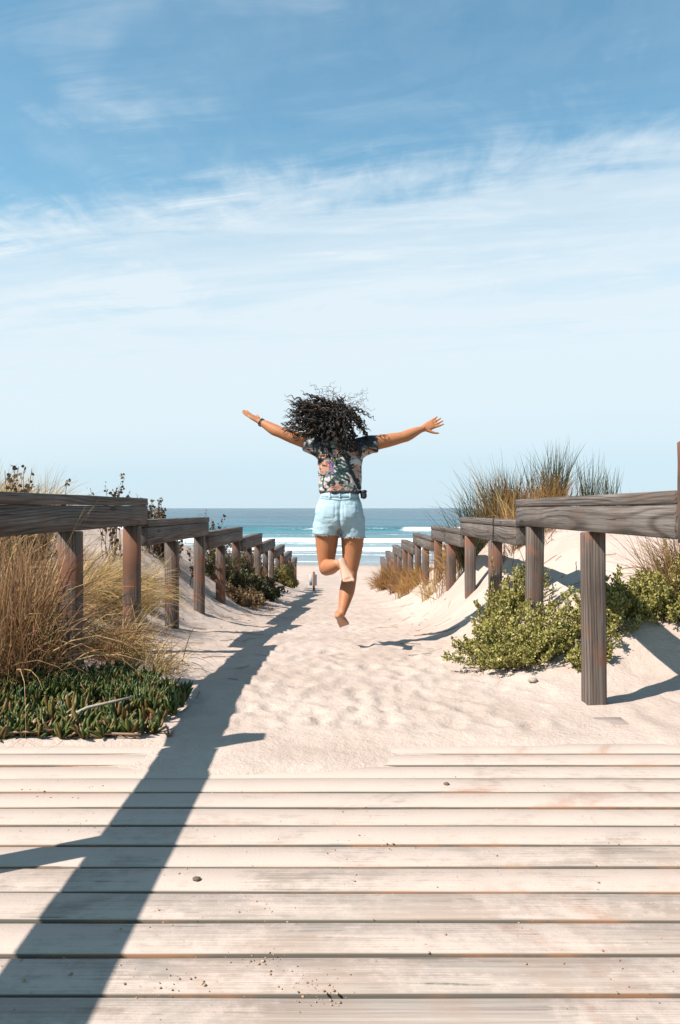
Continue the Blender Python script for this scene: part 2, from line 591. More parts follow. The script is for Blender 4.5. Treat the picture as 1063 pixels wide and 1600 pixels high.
M['saltbush'] = foliage_material('saltbush_leaf', [(0.199, 0.189, 0.044), (0.291, 0.255, 0.067), (0.137, 0.139, 0.031), (0.364, 0.295, 0.108), (0.227, 0.213, 0.054)], 0.15, 0.5)
M['shrub_dark'] = foliage_material('dark_shrub_leaf', [(0.028, 0.037, 0.014), (0.062, 0.062, 0.022), (0.037, 0.031, 0.015), (0.124, 0.105, 0.031), (0.019, 0.025, 0.012)], 0.2, 0.5)
M['shrub_brown'] = foliage_material('brown_shrub_leaf', [(0.130, 0.065, 0.033), (0.195, 0.111, 0.052), (0.065, 0.039, 0.019), (0.221, 0.156, 0.072), (0.078, 0.072, 0.026)], 0.2, 0.6)
M['shrub_yellow'] = foliage_material('yellow_shrub_leaf', [(0.210, 0.173, 0.038), (0.120, 0.112, 0.030), (0.270, 0.203, 0.053), (0.075, 0.075, 0.022)], 0.25, 0.5)
M['seed'] = foliage_material('dry_seed_head', [(0.070, 0.038, 0.021), (0.140, 0.077, 0.035), (0.042, 0.028, 0.021), (0.182, 0.119, 0.056)], 0.1, 0.7)
M['iceplant'] = foliage_material('ice_plant_leaf', [(0.046, 0.073, 0.019), (0.085, 0.110, 0.024), (0.030, 0.051, 0.014), (0.118, 0.130, 0.031), (0.058, 0.085, 0.019), (0.198, 0.092, 0.031)], 0.12, 0.42, 0.28)
M['iceplant_dry'] = foliage_material('dry_ice_plant_leaf', [(0.210, 0.112, 0.070), (0.294, 0.210, 0.140), (0.154, 0.063, 0.042), (0.252, 0.210, 0.070)], 0.1, 0.6)
M['twig'] = foliage_material('twig', [(0.070, 0.045, 0.032), (0.119, 0.084, 0.056), (0.049, 0.035, 0.028)], 0.0, 0.8)
M['drift'] = foliage_material('driftwood', [(0.255, 0.210, 0.173), (0.315, 0.262, 0.217)], 0.0, 0.8)
M['crumb'] = foliage_material('sand_crumb', [(0.34, 0.20, 0.11), (0.42, 0.28, 0.17), (0.24, 0.13, 0.07), (0.44, 0.33, 0.24)], 0.0, 0.9)

# ------------------------------------------------------------------ ground
D_K = np.array([-4, 2.2, 3.4, 4.1, 4.6, 5.4, 6.2, 6.9, 8.2, 9.7, 12, 16, 20, 26, 32, 45, 57, 75, 120, 400])
PATH = [-.07, -.07, .0, .0, -.005, -.02, -.05, -.10, -.24, -.33, -.47, -.75, -1.08, -1.6, -1.95, -2.4, -2.85, -3.6, -6, -14]


def col_(*pairs):
    """Heights along y at one x, filled in from pairs and falling to the beach beyond."""
    ys = [p[0] for p in pairs] + [32, 45, 57, 75, 120, 400]
    hs = [p[1] for p in pairs] + [-1.8, -2.4, -2.85, -3.6, -6, -14]
    return np.interp(D_K, ys, hs)


X_K = np.array([-400, -14, -6, -3, -2.2, -1.75, -1.38, -1.0, -.7, 0, .75, 1.05, 1.29, 1.6, 1.9, 2.6, 5, 14, 400])
H_T = np.array([
    col_((-4, .3), (4, .6), (7, .9), (12, .9), (16, .6), (20, .1), (26, -.8)),
    col_((-4, .3), (4, .6), (7, .9), (12, .9), (16, .6), (20, .1), (26, -.8)),
    col_((-4, .1), (2.2, .2), (4, .55), (7, .95), (9.7, 1.0), (12, .85), (16, .5), (20, .0), (26, -.9)),
    col_((-4, -.05), (3.2, .0), (4, .3), (5.4, .48), (7, .64), (8.2, .76), (9.7, .86), (12, .62), (16, .3), (20, -.2), (26, -1.0)),
    col_((-4, -.05), (3.3, .0), (4, .14), (5.4, .24), (6.9, .32), (8.2, .46), (9.5, .66), (12, .34), (16, .0), (20, -.45), (26, -1.2)),
    col_((-4, -.05), (3.35, -.02), (4, .09), (5.4, .13), (6.9, .14), (8.2, .16), (9.7, .24), (12, .05), (16, -.25), (20, -.7), (26, -1.35)),
    col_((-4, -.05), (3.35, -.02), (4.1, .07), (5.4, .08), (6.9, .02), (8.2, -.06), (9.7, -.13), (12, -.2), (16, -.52), (20, -.92), (26, -1.5)),
    col_((-4, -.05), (3.35, -.02), (4.1, .03), (5.4, .01), (6.9, -.06), (8.2, -.20), (9.7, -.28), (12, -.37), (16, -.66), (20, -1.02), (26, -1.56)),
    col_((-4, -.05), (3.35, -.01), (4.1, .04), (5.4, .0), (6.9, -.07), (8.2, -.22), (9.7, -.31), (12, -.45), (16, -.73), (20, -1.06), (26, -1.59)),
    np.array(PATH), np.array(PATH),
    col_((-4, -.05), (3.4, .0), (4.1, .0), (4.6, .0), (5.4, .07), (6.7, .02), (8.2, -.15), (9.4, -.26), (12, -.4), (16, -.68), (20, -1.0), (26, -1.55)),
    col_((-4, -.05), (3.4, .0), (4.1, .0), (4.6, .03), (5.4, .31), (6.7, .30), (8.0, .16), (9.2, .02), (10.6, -.04), (11.8, -.15), (16, -.5), (20, -.88), (26, -1.45)),
    col_((-4, -.05), (3.4, .0), (4.1, .0), (4.6, .05), (5.4, .46), (6.7, .55), (8.0, .52), (9.4, .50), (12, .2), (16, -.25), (20, -.68), (26, -1.35)),
    col_((-4, -.05), (3.4, .0), (4.1, .02), (4.6, .09), (5.4, .55), (6.7, .72), (8.0, .80), (10, .88), (12, .5), (16, .0), (20, -.5), (26, -1.25)),
    col_((-4, -.05), (3.4, .02), (4.1, .1), (4.6, .24), (5.4, .62), (6.7, .83), (8.0, .94), (10, 1.0), (12, .75), (16, .2), (20, -.3), (26, -1.15)),
    col_((-4, .0), (3.4, .35), (5.4, .8), (8, 1.0), (10, 1.0), (12, .9), (16, .4), (20, .0), (26, -1.0)),
    col_((-4, .3), (4, .6), (7, .9), (12, .9), (16, .5), (20, .1), (26, -.9)),
    col_((-4, .3), (4, .6), (7, .9), (12, .9), (16, .5), (20, .1), (26, -.9)),
])


def table(x, y):
    x = np.clip(x, X_K[0], X_K[-1] - 1e-6)
    y = np.clip(y, D_K[0], D_K[-1] - 1e-6)
    i = np.clip(np.searchsorted(X_K, x, 'right') - 1, 0, len(X_K) - 2)
    j = np.clip(np.searchsorted(D_K, y, 'right') - 1, 0, len(D_K) - 2)
    fx = (x - X_K[i]) / (X_K[i + 1] - X_K[i])
    fy = (y - D_K[j]) / (D_K[j + 1] - D_K[j])
    return (H_T[i, j] * (1 - fx) + H_T[i + 1, j] * fx) * (1 - fy) + (H_T[i, j + 1] * (1 - fx) + H_T[i + 1, j + 1] * fx) * fy


PRINTS = []
pr = np.random.default_rng(5)
for k in range(1500):
    yy = 3.7 + 22 * pr.random() ** 1.6
    xx = pr.normal(0.0, 0.48)
    if abs(xx) < 1.25:
        PRINTS.append((xx, yy, pr.normal(0, 0.35), pr.uniform(0.55, 1.0), pr.uniform(0.5, 1.1)))


def ground_z(x, y, fine=True):
    x = np.atleast_1d(np.asarray(x, float)); y = np.atleast_1d(np.asarray(y, float))
    spread = 0.13 + 0.02 * np.clip(y, 0, 60)
    h = 0
    for dx in (-1, -.5, 0, .5, 1):
        for dy in (-1, 0, 1):
            h = h + table(x + dx * spread, np.where(y > 3.9, y + dy * spread * 1.2, y))
    h = h / 15.0
    off = np.clip((np.abs(x) - 0.5) / 1.2, 0, 1)
    beach = np.clip((y - 24) / 12, 0, 1)
    act = np.clip((y - 3.5) / 0.5, 0, 1)
    h = h + act * (1 - beach) * (0.10 * off * fbm(x * 0.9, y * 0.9, 3, 4) + 0.011 * fbm(x * 3.1, y * 2.4, 8, 4) + 0.009 * fbm(x * 11, y * 9, 18, 3))
    h = h + act * (1 - beach) * 0.02 * off * fbm(x * 4, y * 4, 28, 3)
    h = h + beach * np.clip(1 - (y - 45) / 10, 0, 1) * 0.05 * fbm(x * .5, y * .5, 4, 3)
    # sand blown over the near deck: a tongue in the middle that thins out towards the camera
    d0 = 0.024 * np.exp(-((x + 0.30) / 0.50) ** 2) - 0.013
    front = 2.98 + 0.16 * fbm(x * 1.3, x * 0 + 2.0, 12, 3)
    tongue = np.clip((y - front) / 0.16, 0, 1)
    lip = np.clip((y - 3.40) / 0.12, 0, 1)
    right = np.clip((x - 0.78) / 0.35, 0, 1) * np.clip((1.42 - x) / 0.08, 0, 1) * np.clip((4.15 - y) / 0.2, 0, 1)
    over = d0 * (1 - lip) + lip * (0.012 - 0.0172 * right)
    near = -0.075 + 0.03 * fbm(x * 2.0, y * 2.0, 23, 3) * (1 - tongue) + 0.08 * tongue + over * np.clip(tongue * 3, 0, 1)
    near = near + 0.0035 * fbm(x * 6, y * 6, 21, 4) * tongue
    side = np.clip((np.abs(x) - 2.32) / 0.3, 0, 1)
    wgt = np.clip((y - 3.9) / 0.4, 0, 1)
    wgt = np.maximum(wgt, np.clip((np.abs(x) - 1.40) / 0.1, 0, 1) * np.clip((y - 3.5) / 0.08, 0, 1))
    wgt = np.maximum(wgt, np.clip((-0.75 - x) / 0.3, 0, 1) * np.clip((y - 3.5) / 0.1, 0, 1))
    wgt = np.maximum(wgt, side)
    h = near * (1 - wgt) + (h + 0.012 * (1 - beach)) * wgt
    if fine:
        m = (np.abs(x) < 1.4) & (y > 3.5) & (y < 27)
        if m.any():
            h[m] += FOOT(x[m], y[m])
    return h


def FOOT(x, y):
    out = np.zeros_like(x)
    order = np.argsort(y)
    ys = y[order]
    for (px, py, a, s, dp) in PRINTS:
        lo, hi = np.searchsorted(ys, py - .3), np.searchsorted(ys, py + .3)
        if hi <= lo:
            continue
        idx = order[lo:hi]
        dx, dy = x[idx] - px, y[idx] - py
        u_ = (dx * math.cos(a) - dy * math.sin(a)) / (0.055 * s)
        v_ = (dx * math.sin(a) + dy * math.cos(a)) / (0.115 * s)
        q = u_ * u_ + v_ * v_
        out[idx] += dp * 0.30 * (-0.020 * np.exp(-q * 1.1) + 0.012 * np.exp(-(np.sqrt(q) - 1.5) ** 2 * 5))
    return np.clip(out, -0.035, 0.028)


def spaced(a, b, s0, s1):
    out = [a]
    while out[-1] < b:
        t_ = (out[-1] - a) / (b - a)
        out.append(out[-1] + s0 + (s1 - s0) * t_)
    return out


xs = np.array(sorted(set(np.round(
    [-q for q in spaced(2.2, 400, 0.07, 45)] + list(np.arange(-2.2, 2.2, 0.022)) + spaced(2.2, 400, 0.07, 45), 4))))
ys = np.array(sorted(set(np.round(
    list(np.arange(-4, 2.6, 0.4)) + list(np.arange(2.6, 8.0, 0.020)) + spaced(8.0, 27, 0.022, 0.14) + spaced(27.2, 125, 0.25, 6), 4))))
GX, GY = np.meshgrid(xs, ys)
GZ = ground_z(GX.ravel(), GY.ravel())
mb = MB()
nx, ny = len(xs), len(ys)
i = np.arange(ny - 1)[:, None] * nx
j = np.arange(nx - 1)[None]
F = np.stack([i + j, i + j + 1, i + j + 1 + nx, i + j + nx], -1).reshape(-1, 4)
mb.add(np.stack([GX.ravel(), GY.ravel(), GZ], -1), [F])
g = mb.build('sand_ground', M['sand'], smooth=True)
tag(g, kind='structure')


def gz(x, y):
    return float(ground_z(x, y, False)[0])


# ------------------------------------------------------------------ sea
def sea_material():
    m, t = new_mat('sea_water')
    geo = t.n('ShaderNodeNewGeometry')
    pos = geo.outputs['Position']
    sp = t.n('ShaderNodeSeparateXYZ', ins={0: pos})
    y = sp.outputs[1]
    deep = t.ramp(t.remap(y, 56, 1200, 0, 1, False), [(0.0, (0.259, 0.302, 0.302)), (0.013, (0.238, 0.302, 0.310)), (0.03, (0.094, 0.238, 0.252)), (0.065, (0.036, 0.158, 0.187)), (0.10, (0.029, 0.108, 0.144)), (0.35, (0.025, 0.079, 0.115)), (1.0, (0.025, 0.072, 0.108))])
    at = t.n('ShaderNodeAttribute', attribute_name='foam')
    n1 = t.noise(t.mapping(pos, (0.35, 1.0, 1.0)), 0.55, 6, 0.65, 0.6)
    n2 = t.noise(t.mapping(pos, (0.5, 1.3, 1.0)), 2.2, 5, 0.7, 0.6)
    fz = t.math('ADD', at.outputs['Fac'], t.math('MULTIPLY', t.math('SUBTRACT', n1, 0.5), 1.6))
    fz = t.math('ADD', fz, t.math('MULTIPLY', t.math('SUBTRACT', n2, 0.5), 1.0))
    fo = t.remap(fz, 0.42, 0.72)
    caps = t.noise(t.mapping(pos, (0.05, 0.22, 1.0)), 0.8, 7, 0.7, 0.3)
    far = t.remap(y, 130, 260)
    wc = t.math('MULTIPLY', t.remap(caps, 0.66, 0.74), t.math('MULTIPLY', far, 0.45))
    fo = t.math('MAXIMUM', fo, wc)
    streak = t.noise(t.mapping(pos, (0.02, 0.12, 1.0)), 0.5, 8, 0.7, 0.2)
    deep = t.mix(t.remap(streak, 0.38, 0.62, 0.0, 0.75), deep, (0.015, 0.048, 0.075))
    c = t.mix(fo, deep, (0.66, 0.69, 0.70))
    rough = t.math('ADD', 0.22, t.math('MULTIPLY', fo, 0.6))
    chop = t.math('ADD', t.noise(t.mapping(pos, (0.5, 1.2, 1.0)), 0.5, 6, 0.65, 0.4), t.math('MULTIPLY', t.noise(t.mapping(pos, (0.06, 0.25, 1)), 0.5, 6, 0.7, 0.2), 2.4))
    amp = t.remap(y, 60, 110, 0.06, 0.8)
    nb = t.n('ShaderNodeBump', ins={'Distance': 1.0})
    t.t.links.new(amp, nb.inputs['Strength'])
    t.t.links.new(chop, nb.inputs['Height'])
    finish(t, c, rough, nb.outputs[0], 0.32)
    return m


SEA_Z = -2.75
sy_ = np.array(spaced(50, 175, 0.22, 0.55) + spaced(176, 420, 0.8, 8) + spaced(430, 60000, 40, 9000))
sx_ = np.array(sorted(set([-q for q in spaced(70, 60000, 4, 9000)] + list(np.arange(-70, 70, 0.7)) + spaced(70, 60000, 4, 9000))))
SX, SY = np.meshgrid(sx_, sy_)
near = np.clip(1 - np.abs(SX) / 400, 0, 1)
wig = 2.4 * fbm(SX * 0.035, SX * 0 + 1.0, 31, 3) * 2
wig2 = 2.0 * fbm(SX * 0.05, SX * 0 + 4.0, 37, 3) * 2
z = np.full(SX.shape, SEA_Z)
foam = np.zeros(SX.shape)


def swell(yc, wf, wb, amp):
    d_ = SY - yc
    return amp * np.where(d_ < 0, np.exp(-(d_ / wf) ** 2), np.exp(-(d_ / wb) ** 2))


b1 = 137 + wig
amp1 = 0.75 * (0.55 + 0.9 * np.clip(fbm(SX * 0.02, SX * 0, 44, 2) + .5, 0, 1))
z += swell(b1, 2.2, 7, 1) * amp1 * near
z += swell(164 + wig2, 4, 9, 0.5) * near + swell(198 - wig, 6, 12, 0.5) * near + swell(250 + wig2, 8, 16, 0.5) * near + swell(330 + wig, 10, 20, .5) * near
b2 = 91 + wig2
z += swell(b2, 1.2, 4, 0.34) * near
b3 = 76 + wig * 0.8
z += swell(b3, .8, 3, 0.14) * near
z += 0.10 * fbm(SX * 0.12, SY * 0.35, 50, 4) * np.clip((SY - 60) / 40, 0, 1) * near
mask1 = np.clip(0.75 + 1.6 * fbm(SX * 0.03, SX * 0 + 7, 61, 3), 0, 1)
mask1 = np.maximum(mask1, np.clip((SX - 8) / 4, 0, 1))
foam = np.maximum(foam, 1.05 * mask1 * np.exp(-((SY - (b1 - 2.0)) / 2.7) ** 2))
foam = np.maximum(foam, 0.95 * np.exp(-((SY - (b2 - 1.5)) / 3.0) ** 2))
foam = np.maximum(foam, 0.50 * np.exp(-((SY - (b2 - 6)) / 5.0) ** 2))
foam = np.maximum(foam, 0.95 * np.exp(-((SY - (b3 - 1.0)) / 1.6) ** 2))
foam = np.maximum(foam, 0.48 * np.exp(-((SY - (b3 - 4)) / 4) ** 2))
foam = np.maximum(foam, 0.62 * np.exp(-((SY - (65.0 + wig2 * .7)) / 0.9) ** 2))
foam = np.maximum(foam, 0.6 * np.exp(-((SY - (58.2 + wig * .5)) / 0.5) ** 2))
foam = np.maximum(foam, 0.40 * np.exp(-((SY - 118 - wig) / 9) ** 2))
mb = MB()
nx, ny = len(sx_), len(sy_)
i = np.arange(ny - 1)[:, None] * nx
j = np.arange(nx - 1)[None]
F = np.stack([i + j, i + j + 1, i + j + 1 + nx, i + j + nx], -1).reshape(-1, 4)
mb.add(np.stack([SX.ravel(), SY.ravel(), z.ravel()], -1), [F])
M['sea'] = sea_material()
sea = mb.build('sea', M['sea'], smooth=True)
a_ = sea.data.attributes.new('foam', 'FLOAT', 'POINT')
a_.data.foreach_set('value', foam.ravel().astype(np.float32))
tag(sea, kind='structure')

# ------------------------------------------------------------------ boardwalk
rnd = random.Random(3)
deck = empty('boardwalk', (0, 0, 0), kind='structure')
PITCH, GAPW, TH = 0.15, 0.0135, 0.042
edge = 3.475
k = 0
y1 = edge
while y1 > 0.3:
    y0 = y1 - PITCH + GAPW
    W = 4.6
    mbp = bevel_box(W + rnd.uniform(-.02, .02), y1 - y0, TH, 0.0045, 0.0012, rnd, 0, 10)
    o = mbp.build('plank', M['plank'], deck, loc=(rnd.uniform(-.01, .01), (y0 + y1) / 2, -TH / 2 + rnd.uniform(-.002, .002)))
    o.rotation_euler = (R(rnd.uniform(-.5, .5)), R(rnd.uniform(-.03, .03)), R(rnd.uniform(-.12, .12)))
    y1 -= PITCH
for k in range(5):
    y0 = edge + GAPW + k * PITCH
    mbp = bevel_box(2.68 - k * 0.012, PITCH - GAPW, TH, 0.006, 0.001, rnd, 0, 8)
    o = mbp.build('plank', M['plank'], deck, loc=(0.02, y0 + (PITCH - GAPW) / 2, -TH / 2 - 0.001))
    o.rotation_euler = (R(rnd.uniform(-.4, .4)), 0, R(rnd.uniform(-.1, .1)))
for x in (-1.6, -0.8, 0.0, 0.8, 1.6):
    bevel_box(0.07, 3.1, 0.14, 0.004).build('joist', M['beam'], deck, loc=(x, 1.88, -0.13))

# ------------------------------------------------------------------ handrail fences
BW = 0.106


def fence(side, face_x, ends, tops, tall_y, label, extra_posts, near_posts):
    """side -1 left, 1 right; face_x is the face towards the path."""
    cx = face_x + side * BW / 2
    root = empty('handrail_fence', (cx, tall_y, gz(cx, tall_y)), label, 'fence')
    rr = random.Random(10 + side)

    def rail(y0, y1, top, top2):
        L = y1 - y0 - 0.004
        pitch = math.atan2(top2 - top, y1 - y0)
        cy = (y0 + y1) / 2
        cz = (top + top2) / 2
        cap = bevel_box(BW + 0.006, L, 0.050, 0.004, 0.0012, rr, 1, 6)
        o = cap.build('top_board', M['beam'], root, loc=(cx + rr.uniform(-.002, .002), cy, cz - 0.025))
        o.rotation_euler = (pitch, R(rr.uniform(-.8, .8)), 0)
        bm_ = bevel_box(BW, L - 0.004, 0.128, 0.005, 0.0012, rr, 1, 6)
        o = bm_.build('beam', M['beam'], root, loc=(cx, cy, cz - 0.053 - 0.064))
        o.rotation_euler = (pitch, 0, 0)

    def post(y, top, wdt=0.10, lean=0.0, base=None, out=0.0):
        base = gz(cx, y) - 0.45 if base is None else base
        L = top - base
        o = bevel_box(wdt, wdt, L, 0.005, 0.0012, rr, 2, 5).build('post', M['post'], root, loc=(cx + rr.uniform(-.002, .002) - side * ((BW - wdt) / 2 - out), y, base + L / 2))
        o.rotation_euler = (R(rr.uniform(-.5, .5)), R(rr.uniform(-.5, .5)) + lean, R(rr.uniform(-2, 2)))
        return o

    rail(-1.2, tall_y - (0.054 if side < 0 else 0.20), 1.066, 1.066)
    rail(tall_y + 0.058, ends[0], 1.066, tops[0])
    post(tall_y, 1.245 if side > 0 else 1.30, base=0.872, out=0.0)
    for y in extra_posts:
        post(y, 1.066 - 0.183)
    for n in range(len(ends)):
        t0, t1 = (1.066, tops[0]) if n == 0 else (tops[n] + 0.012, tops[n])
        if n > 0:
            rail(ends[n - 1] + 0.003, ends[n], t0, t1)
        for q, dy in enumerate((1.66, 0.36)):
            y = near_posts[2 * n + q] if 2 * n + q < len(near_posts) else ends[n] - dy
            post(y, (t0 + t1) / 2 - 0.185)
    return root


fence(-1, -1.33, [5.68, 8.34, 11.22, 14.05, 16.9, 19.8, 22.7, 25.5], [1.068, .908, .745, .575, .375, .126, -.174, -.52], 2.97,
      'left wooden handrail fence with its shadow lying along the path, ice plant at its foot', [2.07, 0.8], [4.19, 5.43, 6.74, 8.03, 9.47])
fence(1, 1.236, [5.77, 8.45, 11.15, 13.95, 16.6, 19.4, 22.3, 25.2], [1.060, .906, .765, .58, .37, .14, -.15, -.50], 2.965,
      'right wooden handrail fence with a tall end post, green leafy bush around its near posts', [2.1, 0.8], [4.15, 5.43])

# marker at the foot of the path
my = 21.0
mx_ = -0.67
mroot = empty('marker_post', (mx_, my, gz(mx_, my)), 'short brown wooden stake with pale panels standing at the far end of the sand path', 'post')
zb = gz(mx_, my)
bevel_box(0.055, 0.055, 0.75, 0.006, 0.001, rnd, 2, 3).build('stake', M['marker'], mroot, loc=(mx_, my, zb + 0.11))
pm, t = new_mat('pale_panel')
pn = t.n('ShaderNodeNewGeometry')
finish(t, t.mix(t.noise(pn.outputs['Position'], 9, 4, 0.6), (0.294, 0.336, 0.378), (0.385, 0.420, 0.448)), 0.6)
for dx, wd in ((-0.075, 0.075), (0.055, 0.045)):
    bevel_box(wd, 0.014, 0.28, 0.003).build('panel', pm, mroot, loc=(mx_ + dx, my + 0.01, zb + 0.27))

# ------------------------------------------------------------------ plants
def blades(mb, base, dirs, length, width, droop, nseg=6, r=None):
    """Vectorised curved grass blades: base (n,3), dirs (n,3), length (n,), width (n,)."""
    n = len(base)
    tt = np.linspace(0, 1, nseg + 1)
    P = np.zeros((n, nseg + 1, 3))
    d = dirs / np.linalg.norm(dirs, axis=1, keepdims=True)
    cur = base.copy()
    P[:, 0] = cur
    step = (length / nseg)[:, None]
    for s in range(nseg):
        d = d + np.array([0, 0, -1.0]) * (droop * (0.3 + 1.4 * tt[s]) / nseg)[:, None]
        if r is not None:
            d = d + r.normal(0, 0.045, d.shape)
        d /= np.linalg.norm(d, axis=1, keepdims=True)
        cur = cur + d * step
        P[:, s + 1] = cur
    side = np.cross(P[:, -1] - P[:, 0], np.array([0.2, 1.0, 0.1]))
    side += (r.normal(0, 0.6, side.shape) if r is not None else 0) * np.linalg.norm(side, axis=1, keepdims=True)
    side /= (np.linalg.norm(side, axis=1, keepdims=True) + 1e-9)
    wv = width[:, None] * (1 - tt ** 1.8)[None] * 0.5 + 0.0003
    A = P - side[:, None] * wv[..., None]
    B = P + side[:, None] * wv[..., None]
    V = np.stack([A, B], 2).reshape(-1, 3)
    b0 = (np.arange(n) * (nseg + 1) * 2)[:, None]
    s = (np.arange(nseg) * 2)[None]
    F = np.stack([b0 + s, b0 + s + 1, b0 + s + 3, b0 + s + 2], -1).reshape(-1, 4)
    mb.add(V, [F])


def grass_clump(x, y, n, length, radius, label, mat, seed, tilt=0.6, lean=(0, 0), droop=1.0, width=0.005, ry=None, group='clumps of dune grass', mat2=None, frac2=0.0, name='grass_clump', cat='grass clump', spreadc=0.55):
    r = np.random.default_rng(seed)
    ry = ry or radius
    root = empty(name, (x, y, gz(x, y)), label, cat, group)
    for part, frac, mt in (('blades', 1 - frac2, mat), ('dry_blades', frac2, mat2)):
        k = int(n * frac)
        if k < 1:
            continue
        m_ = MB()
        # a handful of tussock centres makes the outline uneven
        nc = max(4, int(radius * 22))
        cen = r.normal(0, spreadc, (nc, 2)) * np.array([radius, ry])
        w_ = r.dirichlet(np.ones(nc) * 1.3)
        who = r.choice(nc, k, p=w_)
        bx = x + cen[who, 0] + r.normal(0, 0.06, k)
        by = y + cen[who, 1] + r.normal(0, 0.06, k)
        bz = ground_z(bx, by, False) - 0.02
        ang = r.uniform(0, 2 * np.pi, k)
        tl = np.abs(r.normal(0, tilt, k))
        dv = np.stack([np.cos(ang) * tl + lean[0], np.sin(ang) * tl + lean[1], np.ones(k)], -1)
        L = length * r.uniform(0.45, 1.05, k) * (0.75 + 0.5 * r.random(nc)[who])
        blades(m_, np.stack([bx, by, bz], -1), dv, L, width * r.uniform(0.6, 1.2, k), droop * r.uniform(0.3, 1.5, k), 6, r)
        m_.build(part, mt, root)['kind'] = 'stuff'
    return root


LEAF_V = np.array([[0, 0, 0], [.32, .28, .07], [.32, -.28, .07], [.72, .24, .04], [.72, -.24, .04], [1.0, 0, -.06], [.36, 0, -.03], [.72, 0, -.05]])
LEAF_F3 = np.array([[0, 6, 1], [0, 2, 6], [5, 3, 7], [5, 7, 4]])
LEAF_F4 = np.array([[1, 6, 7, 3], [6, 2, 4, 7]])


def leaves(mb, pos, dirs, size, aspect, r):
    n = len(pos)
    d = dirs / (np.linalg.norm(dirs, axis=1, keepdims=True) + 1e-9)
    rv = r.normal(0, 1, (n, 3))
    s = np.cross(d, rv); s /= (np.linalg.norm(s, axis=1, keepdims=True) + 1e-9)
    u_ = np.cross(d, s)
    V = pos[:, None] + size[:, None, None] * (LEAF_V[None, :, 0:1] * d[:, None] + aspect * LEAF_V[None, :, 1:2] * s[:, None] + LEAF_V[None, :, 2:3] * u_[:, None])
    b0 = (np.arange(n) * 8)[:, None, None]
    mb.add(V.reshape(-1, 3), [(b0 + LEAF_F3[None]).reshape(-1, 3), (b0 + LEAF_F4[None]).reshape(-1, 4)])


def shrub(name, x, y, rx, ry, h, n_stems, per, leaf, label, cat, leaf_mat, stem_mat, seed, group=None, lobes=6, aspect=1.0, upright=0.6, low=0.05, stem_r=0.003, bare=0.25):
    """A bush: curved stems from several crowns on the ground, leaves along them, uneven outline."""
    r = np.random.default_rng(seed)
    root = empty(name, (x, y, gz(x, y)), label, cat, group)
    sm, lm = MB(), MB()
    ang = r.uniform(0, 2 * np.pi, lobes)
    rad = np.sqrt(r.uniform(0, 1, lobes))
    cen = np.stack([np.cos(ang) * rad * rx * .75, np.sin(ang) * rad * ry * .75], -1)
    lh = r.uniform(0.45, 1.0, lobes) * h
    lr = r.uniform(0.28, 0.5, lobes)
    PP, DD = [], []
    for k in range(n_stems):
        l = r.integers(lobes)
        b = np.array([x + cen[l, 0] * .8 + r.normal(0, .2 * lr[l] * rx), y + cen[l, 1] * .8 + r.normal(0, .2 * lr[l] * ry), 0])
        b[2] = gz(b[0], b[1]) - 0.01
        a = r.uniform(0, 2 * np.pi)
        q = r.random() ** .5 * (1.3 if r.random() < .12 else 1)
        tip = np.array([x + cen[l, 0] + math.cos(a) * q * lr[l] * rx * 1.35, y + cen[l, 1] + math.sin(a) * q * lr[l] * ry * 1.35, 0])
        tip[2] = gz(tip[0], tip[1]) + low + lh[l] * r.uniform(0.15, 1.0) * (1.0 - 0.55 * q * q) * (1.45 if r.random() < .14 else 1)
        mid = b * .5 + tip * .5
        mid[2] = b[2] * .35 + tip[2] * .65 - upright * 0.1 * h + r.normal(0, .03)
        mid[:2] += (tip[:2] - b[:2]) * .15
        s = np.linspace(0, 1, 8)[:, None]
        pts = (1 - s) ** 2 * b + 2 * s * (1 - s) * mid + s ** 2 * tip
        pts[1:] += r.normal(0, .006, (7, 3))
        tube(sm, pts, np.linspace(stem_r, stem_r * .35, 8), 4, False)
        m = int(per * r.uniform(.6, 1.3))
        tt_ = bare + (1 - bare) * r.random(m) ** 0.75
        f = tt_ * 7
        i0 = np.minimum(f.astype(int), 6)
        p = pts[i0] + (pts[i0 + 1] - pts[i0]) * (f - i0)[:, None]
        tn = pts[i0 + 1] - pts[i0]
        tn /= (np.linalg.norm(tn, axis=1, keepdims=True) + 1e-9)
        dr = tn * .6 + r.normal(0, .75, (m, 3)) + np.array([0, 0, .35])
        PP.append(p + r.normal(0, leaf * .35, (m, 3))); DD.append(dr)
    P, Dv = np.concatenate(PP), np.concatenate(DD)
    leaves(lm, P, Dv, leaf * r.uniform(.55, 1.2, len(P)), aspect, r)
    sm.build('stems', stem_mat, root)['kind'] = 'stuff'
    lm.build('foliage', leaf_mat, root)['kind'] = 'stuff'
    return root


